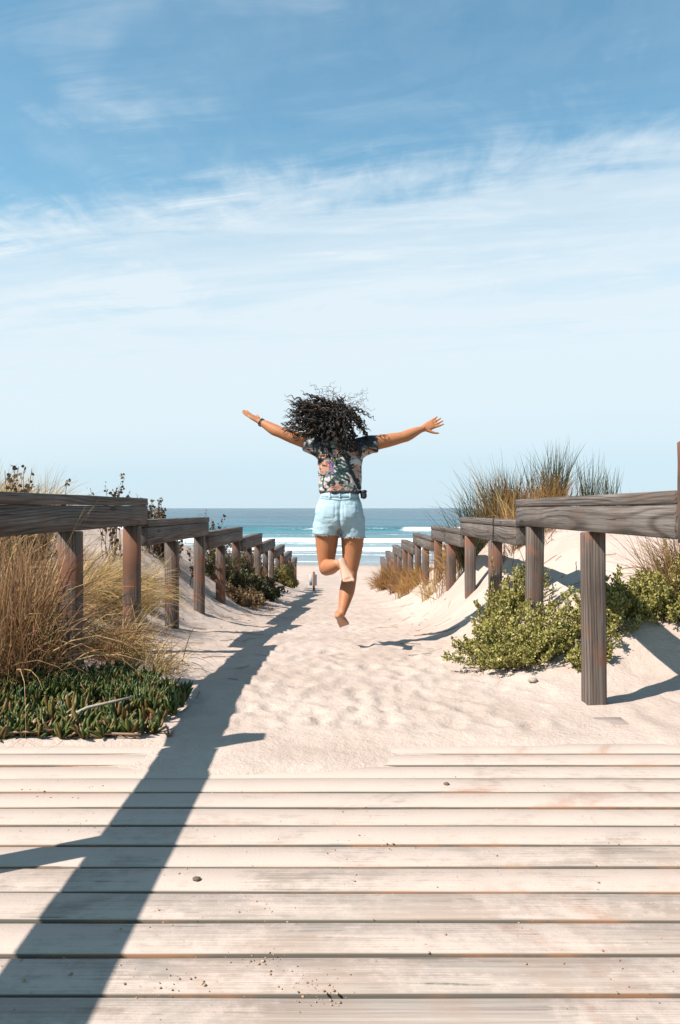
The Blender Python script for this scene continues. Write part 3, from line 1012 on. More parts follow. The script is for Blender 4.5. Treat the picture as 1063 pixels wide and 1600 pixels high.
def seed_plant(x, y, n, h, spread, label, seed, ry=None, leafy=True, name='dry_plant', group='dry seed plants on the dune crests'):
    r = np.random.default_rng(seed)
    ry = ry or spread
    root = empty(name, (x, y, gz(x, y)), label, 'plant', group)
    sm, hm = MB(), MB()
    for k in range(n):
        bx, by = x + r.normal(0, spread * .5), y + r.normal(0, ry * .5)
        b = np.array([bx, by, gz(bx, by) - .02])
        H = h * r.uniform(.45, 1.05)
        top = b + np.array([r.normal(0, .12) * H, r.normal(0, .12) * H, H])
        s = np.linspace(0, 1, 5)[:, None]
        pts = b * (1 - s) + top * s
        pts[1:] += r.normal(0, .008, (4, 3))
        tube(sm, pts, np.linspace(.004, .002, 5), 4, False)
        m = r.integers(14, 30)
        f = r.uniform(.45 if r.random() < .6 else .1, 1.02, m)
        p = b + (top - b) * f[:, None] + r.normal(0, .012, (m, 3))
        d = r.normal(0, 1, (m, 3)) + np.array([0, 0, .8])
        leaves(hm, p, d, r.uniform(.018, .05, m), 1.3, r)
    sm.build('stems', M['twig'], root)['kind'] = 'stuff'
    hm.build('seed_heads', M['seed'], root)['kind'] = 'stuff'
    return root


# left side, near to far
grass_clump(-1.92, 4.75, 2300, 0.85, 0.34, 'big dry brown grass clump left of the nearest left post, behind the ice plant', M['straw_dark'], 1, 0.5, (.04, -.22), 1.6, .0065, .28, mat2=M['straw'], frac2=.40)
grass_clump(-1.60, 4.08, 1300, 0.86, 0.13, 'tall brown arching grass clump hugging the nearest left post', M['straw_dark'], 41, 0.50, (.02, -.02), 1.7, .0065, .13, mat2=M['straw'], frac2=.12)
grass_clump(-1.98, 6.2, 1500, 0.62, 0.28, 'bright straw clump leaning right on the sand between the two nearest left posts', M['straw'], 2, 0.45, (.55, -.15), 1.7, .005, .4)
grass_clump(-1.36, 4.95, 1500, 0.44, 0.30, 'low straw clump sprawling on the sand at the foot of the second left post', M['straw'], 3, 0.7, (.35, -.3), 2.2, .005, .22, mat2=M['straw_dark'], frac2=.25)
grass_clump(-1.86, 7.0, 420, 0.40, 0.14, 'small straw tuft on the sand just right of the second left post', M['straw'], 4, 0.5, (.4, -.1), 1.8, .0045)
grass_clump(-2.95, 6.9, 1900, 0.72, 0.45, 'pale straw clump on the dune crest above the left rail at the picture edge', M['straw'], 5, 0.45, (.3, 0), 1.2, .0055, .5)
seed_plant(-2.62, 6.6, 60, 0.80, .42, 'dry brown seed plant on the dune crest above the left rail, among pale straw', 6)
seed_plant(-2.20, 8.0, 14, 0.85, .16, 'small dark seed plant peeping over the middle of the nearest left rail', 7)
seed_plant(-2.02, 9.2, 70, 0.62, .28, 'brown seed plant on the crest just past the end of the nearest left rail', 8)
seed_plant(-1.83, 12.0, 30, 0.75, .22, 'small sparse seed plant peeping over the third left rail', 9)
shrub('shrub', -1.55, 10.9, .42, .6, .62, 150, 26, .04, 'olive shrub with bare straw stems behind the third left rail', 'shrub', M['shrub_dark'], M['twig'], 21, 'shrubs under the left fence')
shrub('shrub', -1.20, 11.9, .48, .7, .55, 240, 34, .042, 'dark green shrub spilling onto the path under the fourth left rail', 'shrub', M['shrub_dark'], M['twig'], 22, 'shrubs under the left fence')
shrub('shrub', -1.22, 10.2, .36, .45, .24, 150, 14, .035, 'low brown twiggy shrub on the sand below the dark green one, left of the path', 'shrub', M['shrub_brown'], M['twig'], 23, 'shrubs under the left fence')
shrub('shrub', -1.38, 14.4, .42, .9, .62, 220, 30, .042, 'rust brown shrub among the fifth rail posts on the left', 'shrub', M['shrub_brown'], M['twig'], 24, 'shrubs under the left fence')
shrub('shrub', -1.32, 17.8, .36, .9, .55, 160, 28, .05, 'yellow green shrub at the far left fence end, near the marker post', 'shrub', M['shrub_yellow'], M['twig'], 25, 'shrubs under the left fence')
grass_clump(-1.35, 12.7, 500, 0.5, 0.3, 'straw tuft between the third and fourth left rails', M['straw_dark'], 26, 0.6, (.2, -.1), 1.4, .006)
grass_clump(-3.6, 9.2, 1200, 0.55, 0.6, 'straw clump on the far left dune crest behind the seed plants', M['straw'], 27, 0.5, (.3, 0), 1.2, .006)

# right side
grass_clump(1.62, 10.2, 2200, 0.50, 0.55, 'orange straw clump on the right dune crest above the second right rail', M['orange_straw'], 31, 0.6, (-.1, 0), 1.0, .007, .5, mat2=M['straw'], frac2=.25)
grass_clump(1.90, 9.8, 760, 0.84, 0.30, 'tall spiky green marram clump on the right dune crest, its leftmost and widest', M['marram'], 32, 0.42, (-.12, 0), .5, .010, .3, mat2=M['orange_straw'], frac2=.2)
grass_clump(2.52, 9.8, 300, 0.76, 0.18, 'green marram clump rising over the middle of the nearest right rail', M['marram'], 33, 0.28, (.02, 0), .4, .010, .2)
grass_clump(2.98, 9.9, 180, 0.70, 0.2, 'thin green marram clump nearest to the tall right end post', M['marram'], 34, 0.24, (.03, 0), .4, .009, .2)
grass_clump(2.05, 9.6, 1100, 0.55, 0.5, 'brown straw skirt under the green marram on the right crest', M['orange_straw'], 35, 0.6, (0, -.1), 1.2, .006, .3, mat2=M['straw_dark'], frac2=.5)
grass_clump(1.85, 8.1, 500, 0.42, 0.28, 'dark dry grass tuft hanging under the end of the nearest right rail', M['straw_dark'], 36, 0.6, (-.1, -.3), 1.6, .005)
grass_clump(1.55, 13.2, 700, 0.42, 0.4, 'yellow straw tuft on the right crest above the third right rail', M['orange_straw'], 37, 0.5, (-.1, 0), 1.0, .008)
for (x, y, n, lab, sd) in ((1.22, 14.6, 700, 'nearest straw clump drifting through the far right rails', 51), (1.14, 17.4, 800, 'middle straw clump drifting through the far right rails', 52), (1.12, 20.6, 800, 'farthest straw clump drifting through the far right rails', 53)):
    grass_clump(x, y, n, 0.55, 0.36, lab, M['orange_straw'], sd, 0.75, (-.15, -.2), 1.3, .009, .9, mat2=M['straw_dark'], frac2=.35)
shrub('saltbush', 1.20, 5.05, .46, .36, .27, 270, 70, .021, 'bright green leafy bush spreading on the path sand before the second right post', 'bush', M['saltbush'], M['twig'], 61, 'green bushes by the right fence', 13, 1.0)
shrub('saltbush', 1.20, 5.80, .30, .40, .40, 130, 70, .021, 'green bush climbing between the second and third right posts', 'bush', M['saltbush'], M['twig'], 62, 'green bushes by the right fence', 7)
shrub('saltbush', 1.80, 5.02, .42, .32, .35, 220, 75, .021, 'green bush with deep shade behind the nearest right post', 'bush', M['saltbush'], M['twig'], 63, 'green bushes by the right fence', 10)
shrub('saltbush', 2.20, 5.10, .42, .36, .25, 130, 65, .021, 'green bush at the right picture edge below the dry brown tuft', 'bush', M['saltbush'], M['twig'], 64, 'green bushes by the right fence', 8)
shrub('saltbush', 1.46, 4.70, .16, .12, .12, 40, 50, .020, 'small low sprig of green bush just right of the nearest right post', 'bush', M['saltbush'], M['twig'], 65, 'green bushes by the right fence', 3)
grass_clump(2.25, 5.35, 520, 0.55, 0.20, 'dry reddish brown grass tuft on the sand at the right picture edge', M['straw_dark'], 66, 0.6, (-.35, -.1), .8, .0045, mat2=M['orange_straw'], frac2=.4)
grass_clump(1.75, 7.3, 26, 0.34, 0.25, 'few bare twigs on the sand slope under the nearest right rail', M['straw_dark'], 67, 0.6, (0, 0), .4, .006)
grass_clump(2.35, 7.5, 60, 0.3, 0.5, 'scattered dry stalks on the dune right of the nearest right post', M['straw_dark'], 68, 0.9, (0, 0), .6, .006)

# ice plant
ip = np.random.default_rng(77)


def leaf_prism(mb, base, d, L, wd):
    """Fleshy three-sided leaf, curved and tapering."""
    a, b, d = frame_from(d)
    rot = ip.uniform(0, 6.28)
    a, b = a * math.cos(rot) + b * math.sin(rot), -a * math.sin(rot) + b * math.cos(rot)
    prof = [(0, .55, 0), (.3, 1.0, .02), (.65, .9, .07), (.9, .5, .14), (1.0, .06, .18)]
    V = []
    for t_, q, cv in prof:
        c = base + d * L * t_ + a * L * cv
        for k in range(3):
            th = k * 2 * math.pi / 3
            V.append(c + wd * q * (a * math.cos(th) + b * math.sin(th)))
    F = []
    for i_ in range(4):
        for k in range(3):
            F.append([i_ * 3 + k, i_ * 3 + (k + 1) % 3, (i_ + 1) * 3 + (k + 1) % 3, (i_ + 1) * 3 + k])
    mb.add(V, [np.array(F), np.array([[12, 13, 14]])])


def shoot_mb(nl=7, scale=1.0):
    m_ = MB()
    a0 = ip.uniform(0, 6.28)
    for k in range(nl):
        a = a0 + k * 2.4 + ip.normal(0, .2)
        tl = .12 + .75 * (k / nl) + abs(ip.normal(0, .1))
        d = np.array([math.cos(a) * tl, math.sin(a) * tl, 1.0])
        leaf_prism(m_, np.array([math.cos(a) * .006, math.sin(a) * .006, -.01]) * scale, d, scale * ip.uniform(.055, .10), scale * ip.uniform(.0085, .0125))
    return m_


shoot_meshes = [shoot_mb(int(ip.integers(5, 9))).mesh('shoot') for _ in range(14)]
for me in shoot_meshes:
    me.materials.append(M['iceplant'])
dry_meshes = [shoot_mb(4, .8).mesh('dry_shoot') for _ in range(4)]
for me in dry_meshes:
    me.materials.append(M['iceplant_dry'])
ice = empty('ice_plant', (-1.2, 3.8, gz(-1.2, 3.8)), 'mat of dark green fleshy ice plant along the left edge of the boardwalk', 'ice plant')


def ice_inside(x, y):
    e = -0.82 - 0.06 * math.sin(y * 9) - 0.30 * max(0, (y - 3.95)) ** 1.2 + 0.08 * math.sin(y * 23 + 1)
    far = 4.34 + 0.07 * math.sin(x * 11) - max(0, x + 1.1) * .55
    notch = (x > -1.02 and 3.60 < y < 3.74 and x + 1.02 > ip.random() * .2)
    return x < e + ip.normal(0, .05) and 3.485 < y < far and x > -2.0 and not notch


pts_ = []
while len(pts_) < 760:
    x, y = ip.uniform(-2.0, -.6), ip.uniform(3.5, 4.5)
    if ice_inside(x, y):
        pts_.append((x, y))
pts_.sort(key=lambda p: p[1] + 0.3 * abs(p[0] + 1.2))
rest = MB()
for n, (x, y) in enumerate(pts_):
    zz = gz(x, y) + 0.012
    dry = ip.random() < 0.17
    if n < 290:
        me = dry_meshes[int(ip.integers(4))] if dry else shoot_meshes[int(ip.integers(14))]
        o = bpy.data.objects.new('dry_shoot' if dry else 'shoot', me)
        COL.objects.link(o)
        o.parent = ice
        o.location = Vector((x, y, zz - .012 * dry)) - ice.location
        o.rotation_euler = (ip.normal(0, .38), ip.normal(0, .38), ip.uniform(0, 6.28))
        s = ip.uniform(.65, 1.3)
        o.scale = (s, s, s)
    else:
        for k in range(6):
            a, tl = ip.uniform(0, 6.28), .15 + .7 * ip.random()
            leaf_prism(rest, np.array([x, y, zz]), np.array([math.cos(a) * tl, math.sin(a) * tl, 1.0]), ip.uniform(.065, .11), ip.uniform(.0080, .0115))
o = rest.build('back_foliage', M['iceplant'], ice)
o['kind'] = 'stuff'
mstem = MB()
for k in range(90):
    x, y = pts_[int(ip.integers(len(pts_)))]
    a = ip.uniform(0, 6.28)
    L = ip.uniform(.12, .34)
    s = np.linspace(0, 1, 6)
    px = np.minimum(x + np.cos(a) * L * s, -.86) + ip.normal(0, .008, 6)
    py = np.clip(y + np.sin(a) * L * s + ip.normal(0, .008, 6), 3.50, 4.3)
    pz = ground_z(px, py, False) + .012 + ip.uniform(0, .02)
    tube(mstem, np.stack([px, py, pz], -1), ip.uniform(.003, .006), 5)
mstem.build('runners', M['iceplant_dry'], ice)


def stick(name, pts, r0, r1, mat, label, cat='stick', group=None):
    m_ = MB()
    P = np.array(pts, float)
    tube(m_, P - P[0], np.linspace(r0, r1, len(P)), 7)
    o = m_.build(name, mat, smooth=True, loc=tuple(P[0]))
    return tag(o, label, cat, group)


def gp(x, y, dz=0.01):
    return (x, y, gz(x, y) + dz)


stick('driftwood_stick', [gp(-1.78, 4.18, .04), gp(-1.62, 4.24, .06), gp(-1.5, 4.27, .07), gp(-1.38, 4.3, .06)], .022, .012, M['drift'], 'grey driftwood stick lying behind the ice plant near the nearest left post')
stick('dry_runner', [gp(-1.21, 3.62, .05), gp(-1.13, 3.66, .085), gp(-1.03, 3.70, .10), gp(-.95, 3.76, .11)], .009, .006, M['drift'], 'pale bare curved runner lying on top of the ice plant')

# small loose things
def lump(name, x, y, z, r, mat, label=None, cat=None, flat=.6, seed=0):
    q = np.random.default_rng(seed)
    m_ = MB()
    ph = np.linspace(0, np.pi, 7)
    th = np.linspace(0, 2 * np.pi, 10, endpoint=False)
    V = []
    for p_ in ph:
        for t_ in th:
            k = 1 + q.normal(0, .10)
            V.append([r * k * math.sin(p_) * math.cos(t_), r * k * math.sin(p_) * math.sin(t_), r * flat * k * math.cos(p_)])
    i_ = np.arange(6)[:, None] * 10
    j_ = np.arange(10)[None]
    kk = (j_ + 1) % 10
    m_.add(V, [np.stack([i_ + j_, i_ + 10 + j_, i_ + 10 + kk, i_ + kk], -1).reshape(-1, 4)])
    o = m_.build(name, mat, smooth=True, loc=(x, y, z))
    if label:
        tag(o, label, cat)
    return o


lump('sand_clod', 1.07, 4.55, gz(1.07, 4.55) + .012, .028, M['drift'], 'pale clod of sand lying alone in front of the right bush', 'clod', .5, 3)
lump('dark_leaf_bit', .385, 2.96, .004, .011, M['twig'], 'small dark leaf scrap on the far boardwalk planks right of centre', 'leaf', .45, 4)
lump('wood_chip', -.385, 2.20, .004, .012, M['twig'], 'dark wood chip on the plank edge in the middle left of the deck', 'chip', .4, 5)

crumbs = MB()
cr = np.random.default_rng(9)
ICO = np.array([[0, 0, 1], [.9, 0, .2], [.28, .85, .2], [-.72, .53, .2], [-.72, -.53, .2], [.28, -.85, .2], [0, 0, -.6]])
ICF = np.array([[0, 1, 2], [0, 2, 3], [0, 3, 4], [0, 4, 5], [0, 5, 1], [6, 2, 1], [6, 3, 2], [6, 4, 3], [6, 5, 4], [6, 1, 5]])
CL = [(-.15, 1.80, 30, .05), (-.07, 1.72, 26, .035), (-.20, 2.05, 26, .06), (.12, 2.42, 22, .05), (-.36, 1.72, 26, .05), (.02, 2.2, 8, .06), (-.45, 2.0, 18, .08), (-.75, 2.6, 26, .10), (-1.05, 2.9, 30, .12), (-.04, 1.66, 20, .03),
      (-.45, 2.25, 10, .03), (-.35, 2.5, 6, .05), (.1, 2.75, 8, .06), (.62, 1.75, 8, .1), (.35, 1.9, 10, .1), (.52, 2.2, 8, .15), (-.62, 1.75, 12, .08), (-.3, 2.85, 14, .1), (0.75, 3.0, 8, .2), (-.85, 2.2, 10, .15)]
for (x, y, n, s) in CL:
    for k in range(n):
        px, py = x + cr.normal(0, s), y + cr.normal(0, s * .6)
        q = cr.random()
        r_ = .0014 + .0042 * q ** 3
        crumbs.add(np.array([px, py, .001]) + ICO * (1, 1, .35) * r_ * cr.uniform(.7, 1.3, (7, 1)), [ICF])
for k in range(260):
    px, py = cr.uniform(-1.1, 1.2), cr.uniform(1.5, 3.2)
    crumbs.add(np.array([px, py, .001]) + ICO * (1, 1, .35) * cr.uniform(.001, .0028), [ICF])
co = crumbs.build('sand_crumbs', M['crumb'])
tag(co, 'scattered brown crumbs of sand lying on the boardwalk planks', 'crumbs', kind='stuff')

lit = MB()
ls = np.random.default_rng(15)
for k in range(170):
    sidep = -1 if k % 2 else 1
    x = sidep * ls.uniform(.55, 2.2)
    y = ls.uniform(4.2, 11)
    if sidep > 0 and y < 4.7:
        continue
    a = ls.uniform(0, 6.28)
    L = ls.uniform(.04, .22)
    s = np.linspace(0, 1, 5)
    px = x + np.cos(a) * L * s + ls.normal(0, .006, 5)
    py = y + np.sin(a) * L * s + ls.normal(0, .006, 5)
    pz = ground_z(px, py, False) + .008
    tube(lit, np.stack([px, py, pz], -1), ls.uniform(.001, .0028), 4, False)
o = lit.build('twig_litter', M['straw_dark'])
tag(o, 'thin dry twigs and grass bits littering the sand banks beside the path', 'twigs', kind='stuff')

# ------------------------------------------------------------------ the person
PY = 6.2
m_skin, t = new_mat('tanned_skin')
g_ = t.n('ShaderNodeNewGeometry')
sk = t.mix(t.noise(g_.outputs['Position'], 18, 4, 0.6), (0.355, 0.150, 0.070), (0.285, 0.110, 0.048))
sa = t.n('ShaderNodeAttribute', attribute_name='sole')
sk = t.mix(t.remap(t.noise(g_.outputs['Position'], 55, 3, 0.6), 0.5, 0.75, 0, 0.35), sk, (0.24, 0.085, 0.038))
sk = t.mix(sa.outputs['Fac'], sk, (0.36, 0.215, 0.15))
finish(t, sk, 0.56, t.bump(t.noise(g_.outputs['Position'], 220, 2, .5), .08, .002), 0.25, {'Subsurface Weight': 0.06, 'Subsurface Radius': (0.02, 0.008, 0.004)})
P_ = empty('person', (0.02, PY, gz(0, PY)), 'person leaping barefoot over the sand path, arms flung wide, seen from behind', 'person')
B = MB()
X_, Y_, Z_ = np.eye(3)


def ring(x, dy, zc, rx, ry):
    return (np.array([x, PY + dy, zc]), rx, ry, X_, Y_)


loft(B, [ring(-.005, 0, .845, .09, .07), ring(-.005, 0, .86, .145, .105), ring(-.005, -.005, .93, .168, .122), ring(-.004, .0, 1.0, .158, .112), ring(-.004, .008, 1.08, .130, .094), ring(-.002, .01, 1.14, .122, .090),
         ring(.0, .008, 1.24, .136, .100), ring(.004, .0, 1.34, .152, .106), ring(.006, -.002, 1.42, .158, .098), ring(.007, .0, 1.475, .135, .078), ring(.004, .008, 1.505, .085, .058), ring(.0, .014, 1.53, .05, .05)], 28, 2.3)
limb(B, [(.0, PY + .012, 1.49), (-.02, PY + .016, 1.56), (-.03, PY + .02, 1.61)], [.056, .050, .052], 18)
# head, facing away from the camera
hd = np.array([-.035, PY + .02, 1.662])
secs = []
for a in np.linspace(-1.45, 1.45, 12):
    secs.append((hd + np.array([0, .012 * math.sin(-a), .118 * math.sin(a)]), .078 * math.cos(a) ** .8, .097 * math.cos(a) ** .8, X_, Y_))
loft(B, secs, 22)
limb(B, [hd + np.array([0, .06, -.055]), hd + np.array([0, .075, -.105])], [.05, .032], 14)                # jaw and chin
limb(B, [hd + np.array([0, .095, .01]), hd + np.array([0, .118, -.035])], [.010, .014], 10)                 # nose
for s in (-1, 1):
    limb(B, [hd + np.array([s * .078, .01, .02]), hd + np.array([s * .082, .005, -.03])], [.016, .011], 10, [.5, .5])
# arms
LS, LE, LW = np.array([-.155, PY + .0, 1.463]), np.array([-.452, PY + .03, 1.575]), np.array([-.618, PY + .09, 1.664])
RS, RE, RW = np.array([.17, PY + .0, 1.468]), np.array([.462, PY + .03, 1.535]), np.array([.632, PY + .08, 1.607])


def mixp(a, b, f):
    return a * (1 - f) + b * f


def arm(S, E, W):
    limb(B, [S, mixp(S, E, .3) + [0, 0, .004], mixp(S, E, .7), E, mixp(E, W, .3) + [0, 0, -.004], mixp(E, W, .7), W],
         [.062, .058, .051, .043, .044, .035, .027], 18, [1, 1, 1, 1, 1, .95, .82])


arm(LS, LE, LW)
arm(RS, RE, RW)


def hand(W, e1, e2, scale=1.0, spread=1.0, curl=.12):
    e1 = np.asarray(e1, float); e1 /= np.linalg.norm(e1)
    e2 = np.asarray(e2, float); e2 -= e1 * e1.dot(e2); e2 /= np.linalg.norm(e2)     # towards the thumb
    e3 = np.cross(e1, e2)
    s = scale
    q = lambda a, b, c=0: W + s * (e1 * a + e2 * b + e3 * c)
    loft(B, [(q(-.02, 0), .024 * s, .019 * s, e2, e3), (q(.01, 0), .028 * s, .018 * s, e2, e3), (q(.045, .001), .037 * s, .0165 * s, e2, e3), (q(.08, .0), .040 * s, .0145 * s, e2, e3), (q(.093, -.001), .034 * s, .011 * s, e2, e3)], 16, 2.6)
    for k, (off, L, sp) in enumerate(((.029, .072, .17), (.010, .080, .04), (-.010, .074, -.08), (-.028, .058, -.22))):
        d = e1 * math.cos(sp * spread) + e2 * math.sin(sp * spread)
        b0 = q(.078, off)
        d2 = d - e3 * curl
        d2 /= np.linalg.norm(d2)
        d3 = d - e3 * curl * 2.4
        d3 /= np.linalg.norm(d3)
        p1 = b0 + d * s * (.012 + L * .45)
        p2 = p1 + d2 * s * L * .32
        p3 = p2 + d3 * s * L * .23
        limb(B, [b0, p1, p2, p3], [.0096 * s, .0088 * s, .0078 * s, .0066 * s], 10, None, None, 3)
    th = e1 * .62 + e2 * .78
    b0 = q(.022, .022)
    limb(B, [b0, b0 + th * .035 * s, b0 + (th * .062 + e1 * .006) * s, b0 + (th * .082 + e1 * .018) * s], [.0135 * s, .0115 * s, .0098 * s, .0075 * s], 10, None, None, 3)


hand(LW, (-.130, .06, .085), (.25, .9, .28), 1.0, .5)
hand(RW, (.155, .03, .072), (.15, -.35, -.95), 1.0, .65)
# legs: image-left leg bent back towards the camera, image-right leg trailing straight down
limb(B, [(-.088, PY, .93), (-.098, PY, .82), (-.102, PY + .004, .70), (-.104, PY + .012, .60), (-.102, PY + .02, .545)], [.098, .094, .080, .064, .057], 22)
limb(B, [(-.102, PY + .02, .545), (-.090, PY - .07, .555), (-.070, PY - .15, .566), (-.030, PY - .28, .588), (-.006, PY - .345, .603)], [.058, .057, .057, .040, .029], 20)
limb(B, [(.086, PY, .93), (.094, PY, .82), (.092, PY - .002, .70), (.083, PY - .008, .58), (.076, PY - .012, .515)], [.098, .092, .080, .063, .053], 22)
limb(B, [(.076, PY - .012, .515), (.064, PY - .055, .44), (.050, PY - .095, .375), (.028, PY - .155, .285), (.014, PY - .19, .232)], [.054, .056, .056, .040, .027], 20)


SOLES = []


def foot(heel, ankle, ball, toe, width_axis, out):
    """out: 1 when the little toe lies on the +width side."""
    heel, ankle, ball, toe = [np.asarray(v_, float) for v_ in (heel, ankle, ball, toe)]
    wa = np.asarray(width_axis, float)
    ax = (toe - heel) / np.linalg.norm(toe - heel)
    wa = wa - ax * wa.dot(ax)
    wa /= np.linalg.norm(wa)
    up = np.cross(ax, wa)
    if np.dot(up, ankle - (heel + ball) / 2) < 0:
        up = -up
    L = np.linalg.norm(ball - heel)
    SOLES.append((heel, ball, ankle))
    c = lambda f, h: heel + (ball - heel) * f + up * h
    loft(B, [(c(-.08, .018), .014, .012, wa, up), (c(-.03, .020), .026, .022, wa, up), (c(.10, .022), .030, .026, wa, up), (c(.40, .026), .030, .026, wa, up), (c(.72, .020), .038, .020, wa, up), (c(1.0, .013), .043, .014, wa, up), (c(1.08, .011), .040, .010, wa, up)], 16, 2.3)
    limb(B, [ankle, c(.22, .045)], [.030, .030], 14)
    limb(B, [ankle + up * .0, c(.5, .030)], [.026, .020], 14)
    for k, (o_, tl, tr) in enumerate(((-.029, .042, .0125), (-.009, .037, .0088), (.007, .033, .0082), (.021, .028, .0078), (.034, .022, .0072))):
        b0 = c(1.0, .010) + wa * out * o_
        d = ax + wa * out * o_ * 2.0
        d /= np.linalg.norm(d)
        limb(B, [b0, b0 + d * tl * .6 + up * .003, b0 + d * tl - up * .002], [tr * .95, tr, tr * .9], 10, None, None, 3)


foot((.004, PY - .372, .640), (-.006, PY - .345, .603), (.050, PY - .455, .520), (.064, PY - .475, .490), (1, .1, .45), -1)
foot((-.016, PY - .225, .205), (.014, PY - .19, .232), (.024, PY - .12, .138), (.028, PY - .09, .112), (1, -.1, .1), 1)
body = remeshed(B, 'body', 0.0048, 4, 0.5)
bc = np.zeros(len(body.vertices) * 3, np.float32); body.vertices.foreach_get('co', bc); bc = bc.reshape(-1, 3)
bn = np.zeros(len(body.vertices) * 3, np.float32); body.vertices.foreach_get('normal', bn); bn = bn.reshape(-1, 3)
sole = np.zeros(len(bc))
for (h_, t_, an) in SOLES:
    ax_ = (t_ - h_) / np.linalg.norm(t_ - h_)
    u3 = an - h_ - ax_ * np.dot(an - h_, ax_)
    u3 /= np.linalg.norm(u3)
    rel = bc - h_
    fa = rel @ ax_ / np.linalg.norm(t_ - h_)
    inside = (fa > -.25) & (fa < 1.35) & (np.linalg.norm(rel - (rel @ ax_)[:, None] * ax_, axis=1) < .075)
    sole = np.maximum(sole, inside * np.clip((-(bn @ u3) - .15) / .4, 0, 1))
body.attributes.new('sole', 'FLOAT', 'POINT').data.foreach_set('value', sole.astype(np.float32))
link('body', body, m_skin, P_)

# shirt
m_shirt, t = new_mat('tropical_shirt')
g_ = t.n('ShaderNodeNewGeometry')
ps = g_.outputs['Position']
wp = t.mapping(ps, (1, 1, 1), (.3, 0, .2))
nA = t.noise(t.mapping(wp, (1, 1, 1.6), rot=(0, R(35), 0)), 9, 3, .6, 1.6)
nB = t.noise(t.mapping(wp, (2.6, 1, .8), rot=(0, R(-38), 0)), 14, 3, .6, 1.0)
nC = t.noise(wp, 7, 3, .5, 1.2)
nD = t.noise(t.mapping(wp, (1, 1, 1), (4, 2, 7)), 6, 3, .55, .9)
nE = t.noise(t.mapping(wp, (1, 1, 3.2), (1, 5, 2), (0, R(20), 0)), 16, 3, .6, .6)
c = t.mix(t.remap(nC, .4, .6), (0.395, 0.380, 0.380), (0.426, 0.304, 0.274))
c = t.mix(t.math('MULTIPLY', t.remap(nD, .56, .62), .95), c, (0.426, 0.167, 0.091))
c = t.mix(t.math('MULTIPLY', t.remap(nC, .62, .67), .9), c, (0.114, 0.053, 0.152))
c = t.mix(t.math('MULTIPLY', t.remap(nE, .52, .57), .85), c, (0.046, 0.106, 0.091))
c = t.mix(t.remap(nA, .54, .575), c, (0.014, 0.017, 0.020))
c = t.mix(t.math('MULTIPLY', t.remap(nB, .57, .61), .92), c, (0.027, 0.046, 0.042))
spz = t.n('ShaderNodeSeparateXYZ', ins={0: ps})
wob = t.math('MULTIPLY', t.math('SUBTRACT', nC, 0.5), 0.06)


def blob(x0, z0, sx_, sz_):
    a1 = t.math('DIVIDE', t.math('ADD', t.math('SUBTRACT', spz.outputs[0], x0), wob), sx_)
    b1_ = t.math('DIVIDE', t.math('ADD', t.math('SUBTRACT', spz.outputs[2], z0), wob), sz_)
    return t.math('ADD', t.math('MULTIPLY', a1, a1), t.math('MULTIPLY', b1_, b1_))


for (x0, z0, sx_, sz_, colr) in ((-.090, 1.290, .042, .060, (.12, .05, .16)), (-.118, 1.30, .036, .045, (.46, .19, .10)), (-.12, 1.385, .05, .022, (.50, .24, .15)), (-.02, 1.155, .055, .018, (.52, .15, .05)), (.12, 1.27, .03, .05, (.36, .16, .12)), (.10, 1.39, .045, .03, (.46, .20, .12))):
    c = t.mix(t.math('MULTIPLY', t.remap(blob(x0, z0, sx_, sz_), 1.1, 0.8), t.remap(nE, .56, .48, .0, .9)), c, colr)
leafy = t.math('MULTIPLY', t.remap(blob(.015, 1.27, .07, .085), 1.2, 0.8), t.remap(t.math('SINE', t.math('MULTIPLY', t.math('ADD', t.math('ADD', spz.outputs[2], t.math('MULTIPLY', spz.outputs[0], .6)), wob), 210.0)), -.1, .3))
c = t.mix(leafy, c, (.012, .045, .042))
c = t.mix(t.math('MULTIPLY', t.remap(spz.outputs[2], 1.42, 1.47), t.remap(nC, .38, .52)), c, (.014, .020, .030))
c = t.mix(t.math('MULTIPLY', t.remap(spz.outputs[2], 1.135, 1.122), 0.85), c, (.018, .018, .026))
finish(t, c, .75, t.bump(t.noise(ps, 24, 3, .6, .5), .35, .02), .2)
S = MB()
loft(S, [ring(.0, .0, 1.105, .142, .114), ring(.0, .0, 1.118, .150, .120), ring(.0, .002, 1.135, .155, .124), ring(.002, .0, 1.18, .158, .124), ring(.002, .0, 1.26, .165, .125), ring(.004, -.002, 1.36, .170, .122), ring(.006, -.002, 1.43, .170, .108), ring(.007, .0, 1.48, .150, .088), ring(.004, .008, 1.512, .10, .068), ring(.0, .012, 1.525, .07, .06)], 30, 2.3)
for (a, b, dr) in ((LS, LE, -.004), (RS, RE, -.004)):
    e = mixp(a, b, .36)
    limb(S, [mixp(a, b, -.25) + [0, 0, -.03], a + [0, 0, -.004], e + [0, 0, dr]], [.085, .078, .066], 20, None, None, 6, False)
shirt_me = remeshed(S, 'shirt', 0.0058, 5, .5)
co_ = np.zeros(len(shirt_me.vertices) * 3, np.float32)
shirt_me.vertices.foreach_get('co', co_)
co_ = co_.reshape(-1, 3).astype(float)
no_ = np.zeros(len(shirt_me.vertices) * 3, np.float32)
shirt_me.vertices.foreach_get('normal', no_)
no_ = no_.reshape(-1, 3)
wr = .011 * fbm(co_[:, 0] * 9 + co_[:, 2] * 5, co_[:, 2] * 7 + co_[:, 1] * 9, 71, 4) + .012 * fbm(co_[:, 0] * 22, co_[:, 2] * 6, 72, 2) * np.clip((1.24 - co_[:, 2]) / .12, 0, 1)
co_ += no_ * wr[:, None]
co_[:, 2] += .012 * fbm(co_[:, 0] * 14, co_[:, 1] * 10, 73, 2) * np.clip((1.16 - co_[:, 2]) / .06, 0, 1)
shirt_me.vertices.foreach_set('co', co_.astype(np.float32).ravel())
shirt_me.update()
